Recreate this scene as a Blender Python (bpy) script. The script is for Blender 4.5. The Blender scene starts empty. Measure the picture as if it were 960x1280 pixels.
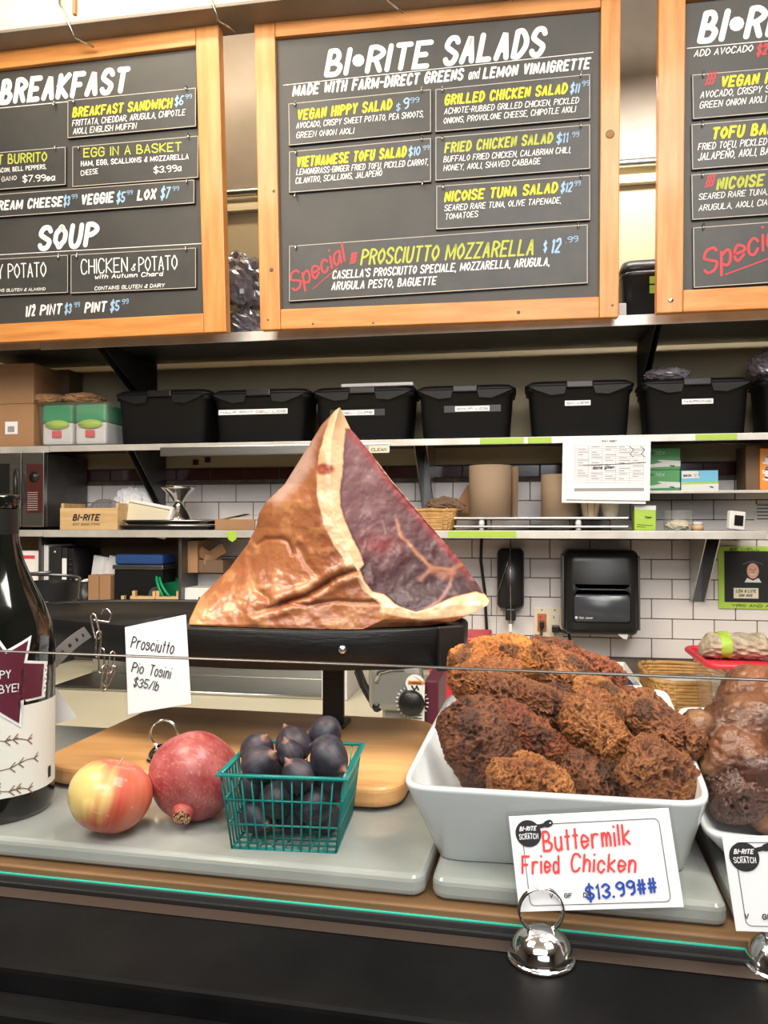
import bpy, bmesh, math, random
import numpy as np
from mathutils import Vector, Matrix, Euler
random.seed(7)
S = bpy.context.scene
COL = S.collection
PI = math.pi
R = math.radians

# ---------------------------------------------------------------- camera
EYE = Vector((0, 0, 1.45)); YAW = R(10); PITCH = math.atan(15/1000); F = 1000.0
cam = bpy.data.objects.new('camera', bpy.data.cameras.new('camera')); COL.objects.link(cam)
cam.location = EYE; cam.rotation_euler = (PI/2+PITCH, 0, YAW)
cam.data.sensor_fit = 'HORIZONTAL'; cam.data.sensor_width = 36; cam.data.lens = 36*F/960
cam.data.clip_start = .02; S.camera = cam

# ---------------------------------------------------------------- view, world, lights
S.view_settings.view_transform = 'Standard'; S.view_settings.look = 'None'
S.view_settings.gamma = 1; S.view_settings.use_curve_mapping = False
S.view_settings.exposure = 0.0
wd = bpy.data.worlds.new('world'); S.world = wd; wd.use_nodes = True
wd.node_tree.nodes['Background'].inputs[0].default_value = (1, .93, .85, 1)
wd.node_tree.nodes['Background'].inputs[1].default_value = .42
def area(name, loc, target, w, h, power, col):
    l = bpy.data.lights.new(name, 'AREA'); l.shape = 'RECTANGLE'; l.size = w; l.size_y = h
    l.energy = power; l.color = col
    o = bpy.data.objects.new(name, l); COL.objects.link(o); o.location = loc
    o.rotation_euler = (Vector(target)-Vector(loc)).to_track_quat('-Z', 'Y').to_euler()
    return o
area('ceiling_light', (-1.35, .5, 3.5), (-.7, 1.9, 1.2), 1.0, 1.2, 95, (1, .86, .68))
area('ceiling_light', (.95, .3, 3.5), (.1, 1.7, 1.2), 1.0, 1.2, 85, (1, .93, .84))
area('ceiling_light', (-.2, -1.2, 3.45), (-.1, 1.0, 1.1), 2.4, 1.2, 120, (1, .95, .9))
area('wall_washer', (.55, 2.84, 3.0), (.6, 3.2, 2.35), 1.0, .1, 20, (1, .95, .88))
area('wall_washer', (-1.3, 2.72, 3.5), (-1.3, 3.2, 2.4), 1.2, .12, 12, (1, .8, .55))
area('front_fill', (.4, -2.3, 2.5), (0, 1.0, 1.2), 2.2, 1.0, 42, (.92, .96, 1))  # added fill behind the camera, lifts surfaces facing it
area('beam_light', (-1.3, 2.0, 3.35), (-1.2, 2.6, 3.1), 1.0, .1, 7, (1, .9, .7))
area('food_case_light', (.2, .8, 2.5), (.15, .9, 1.1), .5, .3, 7.0, (1, .92, .8))

# ---------------------------------------------------------------- pixel -> place on a real plane
_c, _s = math.cos(YAW), math.sin(YAW)
RT = Vector((_c, _s, 0)); F0 = Vector((-_s, _c, 0)); UZ = Vector((0, 0, 1))
FW = F0*math.cos(PITCH)+UZ*math.sin(PITCH); UP = UZ*math.cos(PITCH)-F0*math.sin(PITCH)
def ray(x, y): return FW+RT*((x-480)/F)-UP*((y-640)/F)
def PD(x, y, t): return EYE+ray(x, y)*t
def PY(x, y, Y): r = ray(x, y); return EYE+r*(Y/r.y)
def PZ(x, y, z): r = ray(x, y); return EYE+r*((z-EYE.z)/r.z)
def ZY(x, y, Y): return PY(x, y, Y).z
def XY(x, Y, y=655): return PY(x, y, Y).x

# ---------------------------------------------------------------- materials
def mat(name, col, rough=.5, metal=0, var=0, vscale=8, col2=None, bump=0, bscale=60, spec=.5,
        trans=0, coat=0, sss=0, stretch=(1, 1, 1), attr=False, emit=0, alpha=1, ior=1.45, sheen=0, detail=4, bstretch=None, aniso=0):
    m = bpy.data.materials.new(name); m.use_nodes = True; nt = m.node_tree; N = nt.nodes; L = nt.links
    b = N['Principled BSDF']
    b.inputs['Base Color'].default_value = (*col, 1); b.inputs['Roughness'].default_value = rough
    b.inputs['Metallic'].default_value = metal; b.inputs['Specular IOR Level'].default_value = spec
    b.inputs['Transmission Weight'].default_value = trans; b.inputs['Coat Weight'].default_value = coat
    b.inputs['Coat Roughness'].default_value = .1
    b.inputs['IOR'].default_value = ior; b.inputs['Alpha'].default_value = alpha
    if sss:
        b.inputs['Subsurface Weight'].default_value = sss; b.inputs['Subsurface Radius'].default_value = (.012, .005, .003); b.inputs['Subsurface Scale'].default_value = .6
    if sheen: b.inputs['Sheen Weight'].default_value = sheen
    tc = N.new('ShaderNodeTexCoord')
    def noise(sc, st, det=detail):
        mp = N.new('ShaderNodeMapping'); mp.inputs['Scale'].default_value = st
        L.new(tc.outputs['Object'], mp.inputs['Vector'])
        n = N.new('ShaderNodeTexNoise'); n.inputs['Scale'].default_value = sc; n.inputs['Detail'].default_value = det
        n.inputs['Roughness'].default_value = .6; L.new(mp.outputs[0], n.inputs['Vector']); return n
    src = None
    if attr:
        a = N.new('ShaderNodeAttribute'); a.attribute_name = 'Col'; src = a.outputs['Color']
        L.new(src, b.inputs['Base Color'])
    elif var or col2:
        n = noise(vscale, stretch); rp = N.new('ShaderNodeValToRGB')
        c2 = col2 or tuple(c*(1-var) for c in col)
        rp.color_ramp.elements[0].position = .35; rp.color_ramp.elements[1].position = .65
        rp.color_ramp.elements[0].color = (*c2, 1); rp.color_ramp.elements[1].color = (*col, 1)
        L.new(n.outputs['Fac'], rp.inputs[0]); L.new(rp.outputs[0], b.inputs['Base Color'])
    if bump:
        n = noise(bscale, bstretch or stretch); bp = N.new('ShaderNodeBump')
        bp.inputs['Strength'].default_value = bump; bp.inputs['Distance'].default_value = .003
        L.new(n.outputs['Fac'], bp.inputs['Height']); L.new(bp.outputs[0], b.inputs['Normal'])
    if emit:
        b.inputs['Emission Color'].default_value = (*col, 1); b.inputs['Emission Strength'].default_value = emit
    return m
def glassmat(name, tint=(1, 1, 1), rough=0.0, ior=1.5, extra=0.0, whiten=0):
    """thin clear sheet: transparent with fresnel reflection"""
    m = bpy.data.materials.new(name); m.use_nodes = True; nt = m.node_tree; N = nt.nodes; L = nt.links
    N.remove(N['Principled BSDF']); out = N['Material Output']
    t = N.new('ShaderNodeBsdfTransparent'); t.inputs[0].default_value = (*tint, 1)
    g = N.new('ShaderNodeBsdfGlossy'); g.inputs['Roughness'].default_value = rough
    f = N.new('ShaderNodeFresnel'); f.inputs[0].default_value = ior
    mx = N.new('ShaderNodeMixShader')
    a = N.new('ShaderNodeMath'); a.operation = 'ADD'; a.inputs[1].default_value = extra; a.use_clamp = True
    ge = N.new('ShaderNodeNewGeometry'); iv = N.new('ShaderNodeMath'); iv.operation = 'SUBTRACT'; iv.inputs[0].default_value = 1
    mu = N.new('ShaderNodeMath'); mu.operation = 'MULTIPLY'      # no mirror on the inner side of a face
    L.new(ge.outputs['Backfacing'], iv.inputs[1]); L.new(f.outputs[0], a.inputs[0]); L.new(a.outputs[0], mu.inputs[0]); L.new(iv.outputs[0], mu.inputs[1]); L.new(mu.outputs[0], mx.inputs[0])
    base = t
    if whiten:
        d = N.new('ShaderNodeBsdfDiffuse'); d.inputs[0].default_value = (.9, .9, .9, 1)
        m2 = N.new('ShaderNodeMixShader'); m2.inputs[0].default_value = whiten
        L.new(t.outputs[0], m2.inputs[1]); L.new(d.outputs[0], m2.inputs[2]); base = m2
    L.new(base.outputs[0], mx.inputs[1]); L.new(g.outputs[0], mx.inputs[2]); L.new(mx.outputs[0], out.inputs[0])
    return m
MT = {}
def M_(k, *a, **kw):
    MT[k] = mat(k, *a, **kw)
M_('pine', (.70, .31, .09), .42, col2=(.54, .21, .05), vscale=3, stretch=(1.2, 14, 9), bump=.15, bscale=18, coat=.15)
M_('pine_v', (.70, .31, .09), .42, col2=(.54, .21, .05), vscale=3, stretch=(14, 1.2, 9), bump=.15, bscale=18, coat=.15)
M_('chalk', (.05, .05, .048), .5, col2=(.065, .062, .056), vscale=5)
M_('plaque', (.045, .045, .045), .45, col2=(.06, .06, .057), vscale=12)
M_('edge_cream', (.55, .5, .42), .6)
M_('w', (.86, .86, .84), .6); M_('yel', (.8, .76, .03), .6); M_('olive', (.48, .52, .07), .6)
M_('blu', (.33, .52, .75), .6); M_('red', (.62, .06, .07), .6); M_('ink', (.015, .015, .018), .6)
M_('steel', (.62, .62, .6), .28, metal=1, var=.12, vscale=4, stretch=(1, 20, 20))
M_('steel_dark', (.18, .18, .18), .4, metal=.9, var=.3, vscale=5)
M_('shelf_edge', (.66, .64, .6), .4, metal=.35, col2=(.5, .48, .44), vscale=6)
M_('chrome', (.85, .85, .85), .08, metal=1)
M_('wire', (.6, .58, .55), .25, metal=1)
M_('bin', (.006, .0065, .007), .5, spec=.3, bump=.08, bscale=300)
M_('black', (.012, .012, .012), .35); M_('black_matte', (.012, .012, .013), .7)
M_('rubber', (.02, .02, .02), .8)
M_('kraft', (.36, .2, .1), .75, var=.12, vscale=6)
M_('kraft_dark', (.16, .1, .06), .8)
M_('paper', (.78, .79, .81), .6); M_('paper_grey', (.62, .62, .62), .7)
M_('plastic_w', (.8, .79, .76), .35)
M_('tile', (.72, .68, .66), .18, col2=(.66, .62, .6), vscale=3, coat=.3)
M_('tile_maroon', (.07, .02, .018), .15, coat=.4)
M_('grout', (.13, .105, .085), .9, var=.4, vscale=30)
M_('beige', (.5, .42, .27), .8, var=.1, vscale=3)
M_('plaster_up', (.27, .225, .18), .45, col2=(.19, .16, .13), vscale=2.2)
M_('cream_paint', (.82, .72, .5), .45, col2=(.7, .6, .4), vscale=4, stretch=(.6, 5, 12))
M_('marble', (.40, .41, .395), .14, col2=(.29, .30, .285), vscale=5, coat=.25, detail=7)
M_('cutboard', (.74, .40, .17), .38, col2=(.60, .29, .10), vscale=3, stretch=(1.2, 10, 10), bump=.1, bscale=20, coat=.1)
M_('shelfwood', (.2, .105, .045), .55, col2=(.12, .06, .025), vscale=4, stretch=(1, 10, 10))
M_('ledge', (.0035, .0035, .004), .5, spec=.06, col2=(.008, .008, .008), vscale=6, bump=.03, bscale=8)
M_('standblack', (.008, .008, .008), .42, spec=.3, bump=.3, bscale=40, bstretch=(1, 1, 5))
M_('melamine', (.72, .735, .76), .22, coat=.3)
M_('lightwood', (.66, .45, .23), .5, col2=(.54, .35, .16), vscale=4, stretch=(1, 12, 12))
M_('wicker', (.56, .33, .12), .55, col2=(.42, .22, .07), vscale=40)
M_('chrome_soft', (.75, .74, .72), .16, metal=1)
M_('counter_white', (.72, .66, .5), .4, var=.08, vscale=3)
M_('redplastic', (.6, .03, .05), .3); M_('greenplastic', (.005, .28, .11), .35)
M_('limegreen', (.36, .55, .06), .5); M_('blueplastic', (.02, .06, .2), .4)
M_('orange', (.8, .28, .04), .5); M_('boxgreen', (.08, .3, .1), .5); M_('boxblue', (.15, .45, .65), .5); M_('boxwhite', (.66, .68, .66), .5)
M_('navy', (.015, .03, .09), .9)
M_('bottle', (.004, .005, .004), .06, coat=.5)
M_('label', (.78, .77, .72), .55); M_('maroon', (.1, .012, .03), .5); M_('twig', (.2, .11, .08), .7)
M_('teal', (.0, .27, .25), .3, trans=.25, coat=.2)
M_('fig', (1, 1, 1), .48, attr=True, bump=.1, bscale=200); M_('fruit', (1, 1, 1), .28, attr=True, coat=.25)
M_('pom', (1, 1, 1), .36, attr=True, coat=.12, bump=.06, bscale=120)
M_('ham', (1, 1, 1), .34, attr=True, bump=.25, bscale=90, sss=.12, coat=.18)
M_('ham_meat', (1, 1, 1), .5, attr=True, bump=.12, bscale=140, sss=.05, coat=.04)
M_('crust', (1, 1, 1), .55, attr=True, bump=.9, bscale=420, coat=.06, detail=6)
M_('roast', (1, 1, 1), .34, attr=True, bump=.6, bscale=200, coat=.25, detail=6)
M_('glass_edge', (.04, .5, .38), .15, emit=0, coat=.5)
M_('strap', (.2, .2, .2), .45, metal=.4); M_('floor', (.12, .07, .05), .5, var=.3, vscale=5)
M_('ceil', (.5, .45, .38), .8); M_('kraft_roll', (.33, .235, .155), .75, var=.1, vscale=5); M_('smoke', (.045, .05, .058), .22, spec=.6); M_('socket_orange', (.5, .13, .05), .4)
M_('bagfilm', (.30, .28, .33), .16, col2=(.12, .10, .12), vscale=14, coat=.6, trans=.2)
M_('print_grey', (.3, .3, .32), .7)
M_('skin', (.6, .32, .24), .6); M_('slicer', (.42, .41, .38), .35, metal=.6)
M_('wall_room', (.13, .11, .09), .8); M_('reflected_wood', (.03, .018, .012), .6)
M_('markred', (.75, .06, .06), .6); M_('markblue', (.02, .07, .38), .6)
M_('stem', (.42, .28, .18), .7); M_('sandwich', (.5, .42, .3), .5, var=.5, vscale=30, bump=.6, bscale=50)
MT['glass'] = glassmat('glass', (.965, .98, .972), extra=.012)
MT['clearplastic'] = glassmat('clearplastic', (.95, .95, .95), rough=.12, extra=.05, whiten=.09)
MT['sleeve'] = glassmat('sleeve', (.98, .98, .98), rough=.1, extra=0, whiten=0)
MT['bag'] = glassmat('bag', (.6, .58, .64), rough=.18, extra=.16, whiten=.12)

# ---------------------------------------------------------------- mesh builder
class MB:
    def __init__(s, M=None): s.v = []; s.f = []; s.m = []; s.s = []; s.M = M or Matrix.Identity(4)
    def add(s, vs, fs, mi=0, sm=False, M=None):
        T = s.M @ M if M is not None else s.M
        n = len(s.v); s.v += [T @ Vector(v) for v in vs]
        for f in fs: s.f.append([n+i for i in f]); s.m.append(mi); s.s.append(sm)
        return s
    def box(s, x0, x1, y0, y1, z0, z1, mi=0, M=None):
        v = [(x0, y0, z0), (x1, y0, z0), (x1, y1, z0), (x0, y1, z0), (x0, y0, z1), (x1, y0, z1), (x1, y1, z1), (x0, y1, z1)]
        return s.add(v, [(3, 2, 1, 0), (4, 5, 6, 7), (0, 1, 5, 4), (1, 2, 6, 5), (2, 3, 7, 6), (3, 0, 4, 7)], mi, False, M)
    def rbox(s, x0, x1, y0, y1, z0, z1, r=.004, seg=2, mi=0, M=None, taper=None):
        bm = bmesh.new(); bmesh.ops.create_cube(bm, size=1)
        for v in bm.verts:
            v.co = Vector(((x0+x1)/2+v.co.x*(x1-x0), (y0+y1)/2+v.co.y*(y1-y0), (z0+z1)/2+v.co.z*(z1-z0)))
            if taper and v.co.z < (z0+z1)/2:
                v.co.x = (x0+x1)/2+(v.co.x-(x0+x1)/2)*taper; v.co.y = (y0+y1)/2+(v.co.y-(y0+y1)/2)*taper
        bmesh.ops.bevel(bm, geom=bm.edges[:], offset=r, segments=seg, affect='EDGES', profile=.6)
        s.add([v.co.copy() for v in bm.verts], [[v.index for v in f.verts] for f in bm.faces], mi, False, M); bm.free(); return s
    def tube(s, pts, r, n=8, closed=False, mi=0, cap=True):
        pts = [Vector(p) for p in pts]; k = len(pts); rs = r if isinstance(r, (list, tuple)) else [r]*k
        vs = []; prev = None
        for i, p in enumerate(pts):
            a = pts[(i-1) % k] if (closed or i > 0) else p; b = pts[(i+1) % k] if (closed or i < k-1) else p
            t = (b-a).normalized() if (b-a).length > 1e-9 else Vector((0, 0, 1))
            if prev is None: u = t.orthogonal().normalized()
            else:
                u = prev-t*prev.dot(t); u = u.normalized() if u.length > 1e-6 else t.orthogonal().normalized()
            prev = u; w = t.cross(u)
            for j in range(n):
                an = 2*PI*j/n; vs.append(p+(u*math.cos(an)+w*math.sin(an))*rs[i])
        fs = []
        for i in range(k if closed else k-1):
            for j in range(n):
                a = i*n+j; b = i*n+(j+1) % n; c = ((i+1) % k)*n+(j+1) % n; d = ((i+1) % k)*n+j; fs.append((a, b, c, d))
        if cap and not closed: fs.append(tuple(range(n))[::-1]); fs.append(tuple((k-1)*n+j for j in range(n)))
        return s.add(vs, fs, mi, True)
    def lathe(s, prof, n=32, mi=0, M=None, sm=True, c=(0, 0, 0), cap=True):
        vs = []; fs = []; k = len(prof)
        for r, z in prof:
            for j in range(n): a = 2*PI*j/n; vs.append((c[0]+r*math.cos(a), c[1]+r*math.sin(a), c[2]+z))
        for i in range(k-1):
            for j in range(n): fs.append((i*n+j, i*n+(j+1) % n, (i+1)*n+(j+1) % n, (i+1)*n+j))
        if cap: fs.append(tuple(range(n))[::-1]); fs.append(tuple((k-1)*n+j for j in range(n)))
        return s.add(vs, fs, mi, sm, M)
    def prism(s, poly, z0, z1, mi=0, M=None, sidemi=None):
        n = len(poly); v = [(x, y, z0) for x, y in poly]+[(x, y, z1) for x, y in poly]
        s.add(v, [tuple(range(n))[::-1], tuple(range(n, 2*n))], mi, False, M)
        return s.add(v, [(i, (i+1) % n, n+(i+1) % n, n+i) for i in range(n)], mi if sidemi is None else sidemi, False, M)
    def loft(s, rings, mi=0, closed=True, cap=True, sm=True, M=None):
        n = len(rings[0]); vs = [v for r in rings for v in r]; fs = []
        for i in range(len(rings)-1):
            for j in range(n if closed else n-1): fs.append((i*n+j, i*n+(j+1) % n, (i+1)*n+(j+1) % n, (i+1)*n+j))
        if cap: fs.append(tuple(range(n))[::-1]); fs.append(tuple((len(rings)-1)*n+j for j in range(n)))
        return s.add(vs, fs, mi, sm, M)
    def build(s, name, mats, parent=None, smooth=None, mod=None):
        me = bpy.data.meshes.new(name); P = PM.get(parent.name) if parent else None
        vs = s.v
        if P is not None: inv = P.inverted(); vs = [inv @ v for v in vs]
        me.from_pydata([tuple(v) for v in vs], [], s.f)
        mats = mats if isinstance(mats, (list, tuple)) else [mats]
        for m in mats: me.materials.append(MT[m] if isinstance(m, str) else m)
        me.polygons.foreach_set('material_index', s.m); me.polygons.foreach_set('use_smooth', s.s if smooth is None else [smooth]*len(s.f))
        me.update(); o = bpy.data.objects.new(name, me); COL.objects.link(o)
        if parent: o.parent = parent; PM[o.name] = P if P is not None else Matrix.Identity(4)
        else:
            # origin at the base of the thing
            if vs:
                a = np.array([tuple(v) for v in vs]); c = Vector(((a[:, 0].min()+a[:, 0].max())/2, (a[:, 1].min()+a[:, 1].max())/2, a[:, 2].min()))
                me.transform(Matrix.Translation(-c)); o.location = c; PM[o.name] = Matrix.Translation(c)
        return o
PM = {}
def thing(name, label, cat, loc=(0, 0, 0), group=None, M=None):
    o = bpy.data.objects.new(name, None); COL.objects.link(o); o.empty_display_size = .05
    MM = M if M is not None else Matrix.Translation(Vector(loc))
    o.matrix_world = MM; PM[o.name] = MM.copy(); o['label'] = label; o['category'] = cat
    if group: o['group'] = group
    return o
def tag(o, label, cat, group=None):
    o['label'] = label; o['category'] = cat
    if group: o['group'] = group
    return o
def struct(o): o['kind'] = 'structure'; return o
def lab(o, l): o['label'] = l; return o
def frame(o, U, V):
    U = Vector(U).normalized(); V = Vector(V); V = (V-U*V.dot(U)).normalized(); N = U.cross(V)
    return Matrix(((U.x, V.x, N.x, o[0]), (U.y, V.y, N.y, o[1]), (U.z, V.z, N.z, o[2]), (0, 0, 0, 1)))
class Plane:
    """upright surface with local x right, y up, z to the viewer; px() turns a photo pixel into local x,y"""
    def __init__(s, M): s.M = M; s.I = M.inverted()
    def px(s, x, y):
        o = s.I @ EYE; d = (s.I.to_3x3() @ ray(x, y)); t = -o.z/d.z; p = o+d*t; return (p.x, p.y)
def sphere_pts(n=24, m=16):
    pass
# ---------------------------------------------------------------- numeric noise
_rng = np.random.default_rng(5); _T = _rng.random((64, 64, 64))
def vn(p):
    i = np.floor(p).astype(int); f = p-i; f = f*f*(3-2*f); a = i & 63; b = (i+1) & 63
    x0, y0, z0 = a.T; x1, y1, z1 = b.T; fx, fy, fz = f.T
    def l(u, v, t): return u+(v-u)*t
    return l(l(l(_T[x0, y0, z0], _T[x1, y0, z0], fx), l(_T[x0, y1, z0], _T[x1, y1, z0], fx), fy),
             l(l(_T[x0, y0, z1], _T[x1, y0, z1], fx), l(_T[x0, y1, z1], _T[x1, y1, z1], fx), fy), fz)
def fbm(p, o=4, g=.5):
    s = 0; a = 1; t = 0
    for k in range(o): s = s+a*vn(p*2**k+17.3*k); t += a; a *= g
    return s/t
def grid_obj(name, P, nu, nv, matname, parent=None, colors=None, closed_u=True):
    """P: (nv, nu, 3) rings; poles are capped"""
    vs = P.reshape(-1, 3); idx = np.arange(nv*nu).reshape(nv, nu)
    a = idx[:-1, :]; b = np.roll(idx, -1, 1)[:-1, :]; c = np.roll(idx, -1, 1)[1:, :]; d = idx[1:, :]
    q = np.stack([a, b, c, d], -1).reshape(-1, 4)
    fs = q.tolist()+[idx[0, ::-1].tolist(), idx[-1, :].tolist()]
    me = bpy.data.meshes.new(name); P0 = PM.get(parent.name) if parent else None
    if P0 is not None:
        inv = np.array(P0.inverted()); vs = vs @ inv[:3, :3].T+inv[:3, 3]; c0 = None
    else:
        c0 = np.array([(vs[:, 0].min()+vs[:, 0].max())/2, (vs[:, 1].min()+vs[:, 1].max())/2, vs[:, 2].min()]); vs = vs-c0
    me.from_pydata(vs.tolist(), [], fs); me.materials.append(MT[matname])
    me.polygons.foreach_set('use_smooth', [True]*len(fs))
    if colors is not None:
        at = me.color_attributes.new('Col', 'FLOAT_COLOR', 'POINT')
        cc = np.ones((len(vs), 4), 'f'); cc[:, :3] = np.clip(colors, 0, 1); at.data.foreach_set('color', cc.ravel())
    me.update(); o = bpy.data.objects.new(name, me); COL.objects.link(o)
    if parent: o.parent = parent; PM[o.name] = P0
    else: o.location = c0.tolist(); PM[o.name] = Matrix.Translation(Vector(c0.tolist()))
    return o
def mixc(a, b, t): t = np.clip(np.atleast_1d(t), 0, 1)[:, None]; return np.asarray(a)*(1-t)+np.asarray(b)*t
def sstep(a, b, x): t = np.clip((x-a)/(b-a), 0, 1); return t*t*(3-2*t)

# ---------------------------------------------------------------- stroke lettering
G = {'A': '02 28 42;14 34', 'B': '02 08;~08 28 37 36 25 05;~05 25 44 43 32 02', 'C': '~47 38 18 06 04 12 32 43', 'D': '02 08;~08 28 46 44 22 02',
 'E': '48 08 02 42;05 35', 'F': '48 08 02;05 35', 'G': '~47 38 18 06 04 12 32 43;43 45 25', 'H': '02 08;42 48;05 45', 'I': '02 08', 'J': '~38 33 22 12 03',
 'K': '02 08;48 05 42', 'L': '08 02 42', 'M': '02 08 33 68 62', 'N': '02 08 42 48', 'O': '~28 17 06 04 13 22 33 44 46 37 28', 'P': '02 08;~08 28 47 46 25 05',
 'Q': '~28 06 04 22 44 46 28;34 42', 'R': '02 08;~08 28 47 46 25 05;25 42', 'S': '~47 38 18 07 06 25 44 43 32 12 03', 'T': '08 48;28 22', 'U': '~08 04 12 32 44 48',
 'V': '08 22 48', 'W': '08 12 36 52 68', 'X': '08 42;48 02', 'Y': '08 25 48;25 22', 'Z': '08 48 02 42', 'Ñ': '02 08 42 48;~19 2A 39 4A',
 '0': '~28 06 04 22 44 46 28', '1': '07 18 12', '2': '~07 18 38 46 35 02;02 42', '3': '~07 28 47 46 25;~25 44 43 22 03', '4': '32 38 04 44', '5': '48 08 05;~05 35 44 43 22 03',
 '6': '~48 28 05 03 22 43 44 25 04', '7': '08 48 12', '8': '~25 07 28 47 25 03 22 43 25', '9': '~46 25 06 07 28 47 46 43 22', '.': '02 02', ',': '02 01', '-': '05 25',
 '/': '02 38', '$': '~47 28 07 06 25 44 43 22 03;29 21', '&': '~42 26 27 38 47 04 03 22 44', "'": '08 07', '!': '08 04;02 02', '*': '15 15', ':': '03 03;06 06',
 '#': '12 18;32 38;04 44;06 46', ' ': '', 'a': '~36 16 05 03 12 23 35;36 32', 'b': '08 02;~05 26 35 33 22 02', 'c': '~35 26 16 05 03 12 22 33', 'd': '38 32;~35 16 05 03 12 33',
 'e': '~04 34 35 16 05 03 12 33', 'f': '~38 28 17 12;06 26', 'g': '~36 16 05 03 12 33;~36 31 20 00', 'h': '08 02;~04 16 26 35 32', 'i': '06 02;08 08', 'j': '16 11;18 18',
 'k': '08 02;36 04 32', 'l': '08 02', 'm': '06 02;~04 16 25 22;~24 36 45 42', 'n': '06 02;~04 16 26 35 32', 'o': '~16 05 03 12 22 33 35 26 16', 'p': '06 00;~05 26 35 33 22 03',
 'q': '36 30;~35 16 05 03 12 33', 'r': '06 02;~04 16 36', 's': '~35 26 06 05 34 33 12 03', 't': '18 12;06 26', 'u': '~06 03 12 22 33;36 32', 'v': '06 12 26', 'w': '06 12 24 32 46',
 'x': '06 32;36 02', 'y': '06 13;36 00', 'z': '06 36 02 32', '~': '~05 16 25 36', '§': '~03 24 15 36 27 48;~43 64 55 76 67 88;~83 A4 95 B6 A7 C8'}
def _smooth(p, n=5):
    if len(p) < 3: return p
    cl = (p[0] == p[-1]); out = []; k = len(p)
    for i in range(k-1):
        p0 = p[i-1] if i > 0 else (p[-2] if cl else p[0]); p1 = p[i]; p2 = p[i+1]; p3 = p[i+2] if i+2 < k else (p[1] if cl else p[-1])
        for j in range(n):
            t = j/n; out.append(tuple(.5*((2*p1[d])+(-p0[d]+p2[d])*t+(2*p0[d]-5*p1[d]+4*p2[d]-p3[d])*t*t+(-p0[d]+3*p1[d]-3*p2[d]+p3[d])*t*t*t) for d in (0, 1)))
    out.append(p[-1]); return out
_GC = {}
def glyph(ch):
    if ch in _GC: return _GC[ch]
    st = []; w = 0
    for s in G.get(ch, '').split(';'):
        if not s: continue
        sm = s[0] == '~' and len(s) > 1; s = s.lstrip('~')
        p = [(int(t[0], 16), int(t[1], 16)-2) for t in s.split()]
        w = max(w, max(q[0] for q in p)); st.append(_smooth(p) if sm else p)
    if ch == ' ': w = 1.6
    if ch == '*': w = 2.2
    _GC[ch] = (w, st); return _GC[ch]
def ribbon(mb, p, th, z, mi):
    """flat brush stroke with round ends"""
    q = []
    for a in p:
        if not q or (Vector(a)-q[-1]).length > th*.12: q.append(Vector(a))
    n = 5; vs = []; h = th/2
    if len(q) == 1: 
        c = q[0]; vs = [(c.x+h*1.1*math.cos(a*PI/5), c.y+h*1.1*math.sin(a*PI/5), z) for a in range(10)]
        mb.add(vs, [tuple(range(10))], mi); return
    L = []; Rr = []
    for i, a in enumerate(q):
        d0 = (a-q[i-1]).normalized() if i else None; d1 = (q[i+1]-a).normalized() if i < len(q)-1 else None
        d0 = d0 or d1; d1 = d1 or d0; d = d0+d1
        if d.length < .5:
            for dd in (d0, d1): nn = Vector((-dd.y, dd.x))*h; L.append(a+nn); Rr.append(a-nn)
            continue
        d.normalize(); nn = Vector((-d.y, d.x)); k = h/max(.55, nn.dot(Vector((-d0.y, d0.x)))); L.append(a+nn*k); Rr.append(a-nn*k)
    m = len(L); vs = [(v.x, v.y, z) for v in L]+[(v.x, v.y, z) for v in Rr]
    mb.add(vs, [(i+1, i, m+i, m+i+1) for i in range(m-1)], mi)
    for c, d in ((q[0], q[0]-q[1]), (q[-1], q[-1]-q[-2])):
        an = math.atan2(d.y, d.x); mb.add([(c.x+h*math.cos(an-PI/2+PI*i/n), c.y+h*math.sin(an-PI/2+PI*i/n), z) for i in range(n+1)], [tuple(range(n+1))], mi)
def text(mb, s, a, b, h, mi=0, bold=.13, slant=.22, z=.0008, gap=.75, jit=.0):
    """letters from local point a to b along the baseline, cap height h (all local metres)"""
    a = Vector(a); b = Vector(b); d = b-a; W = d.length; d = d/W; n = Vector((-d.y, d.x))
    tot = 0; xs = []
    for ch in s: w = glyph(ch)[0]; xs.append(tot); tot += w+gap
    tot -= gap; th = h*bold; h *= .98; bf = 1.0; W -= slant*h*.5+th; sx = (W-th*(len(s)-1)*bf)/max(tot, .1); sy = (h-th)/6; a = a+d*th*.5+n*th*.5; k = 0; rr = random.Random(len(s)*7+ord(s[0]))
    for q, (ch, x) in enumerate(zip(s, xs)):
        x += q*th*bf/sx
        jy = rr.uniform(-jit, jit)*h
        for st in glyph(ch)[1]:
            k += 1; pts = [a+d*((x+p[0])*sx+p[1]*sy*slant)+n*(p[1]*sy+jy) for p in st]
            ribbon(mb, pts, h*bold*(2.2 if ch == '*' else 1), z+.00003*(k % 7), mi)
def tpx(mb, pl, s, x0, y0, x1, y1, hpx, mi=0, bold=.13, slant=.22, z=.0008, **kw):
    a = pl.px(x0, y0); b = pl.px(x1, y1); c = pl.px(x0, y0-hpx); text(mb, s, a, b, abs(c[1]-a[1]), mi, bold, slant, z, **kw)
def line(mb, pl, x0, y0, x1, y1, th, mi=0, z=.0008):
    a = pl.px(x0, y0); b = pl.px(x1, y1); ribbon(mb, [a, b], th, z, mi)
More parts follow.
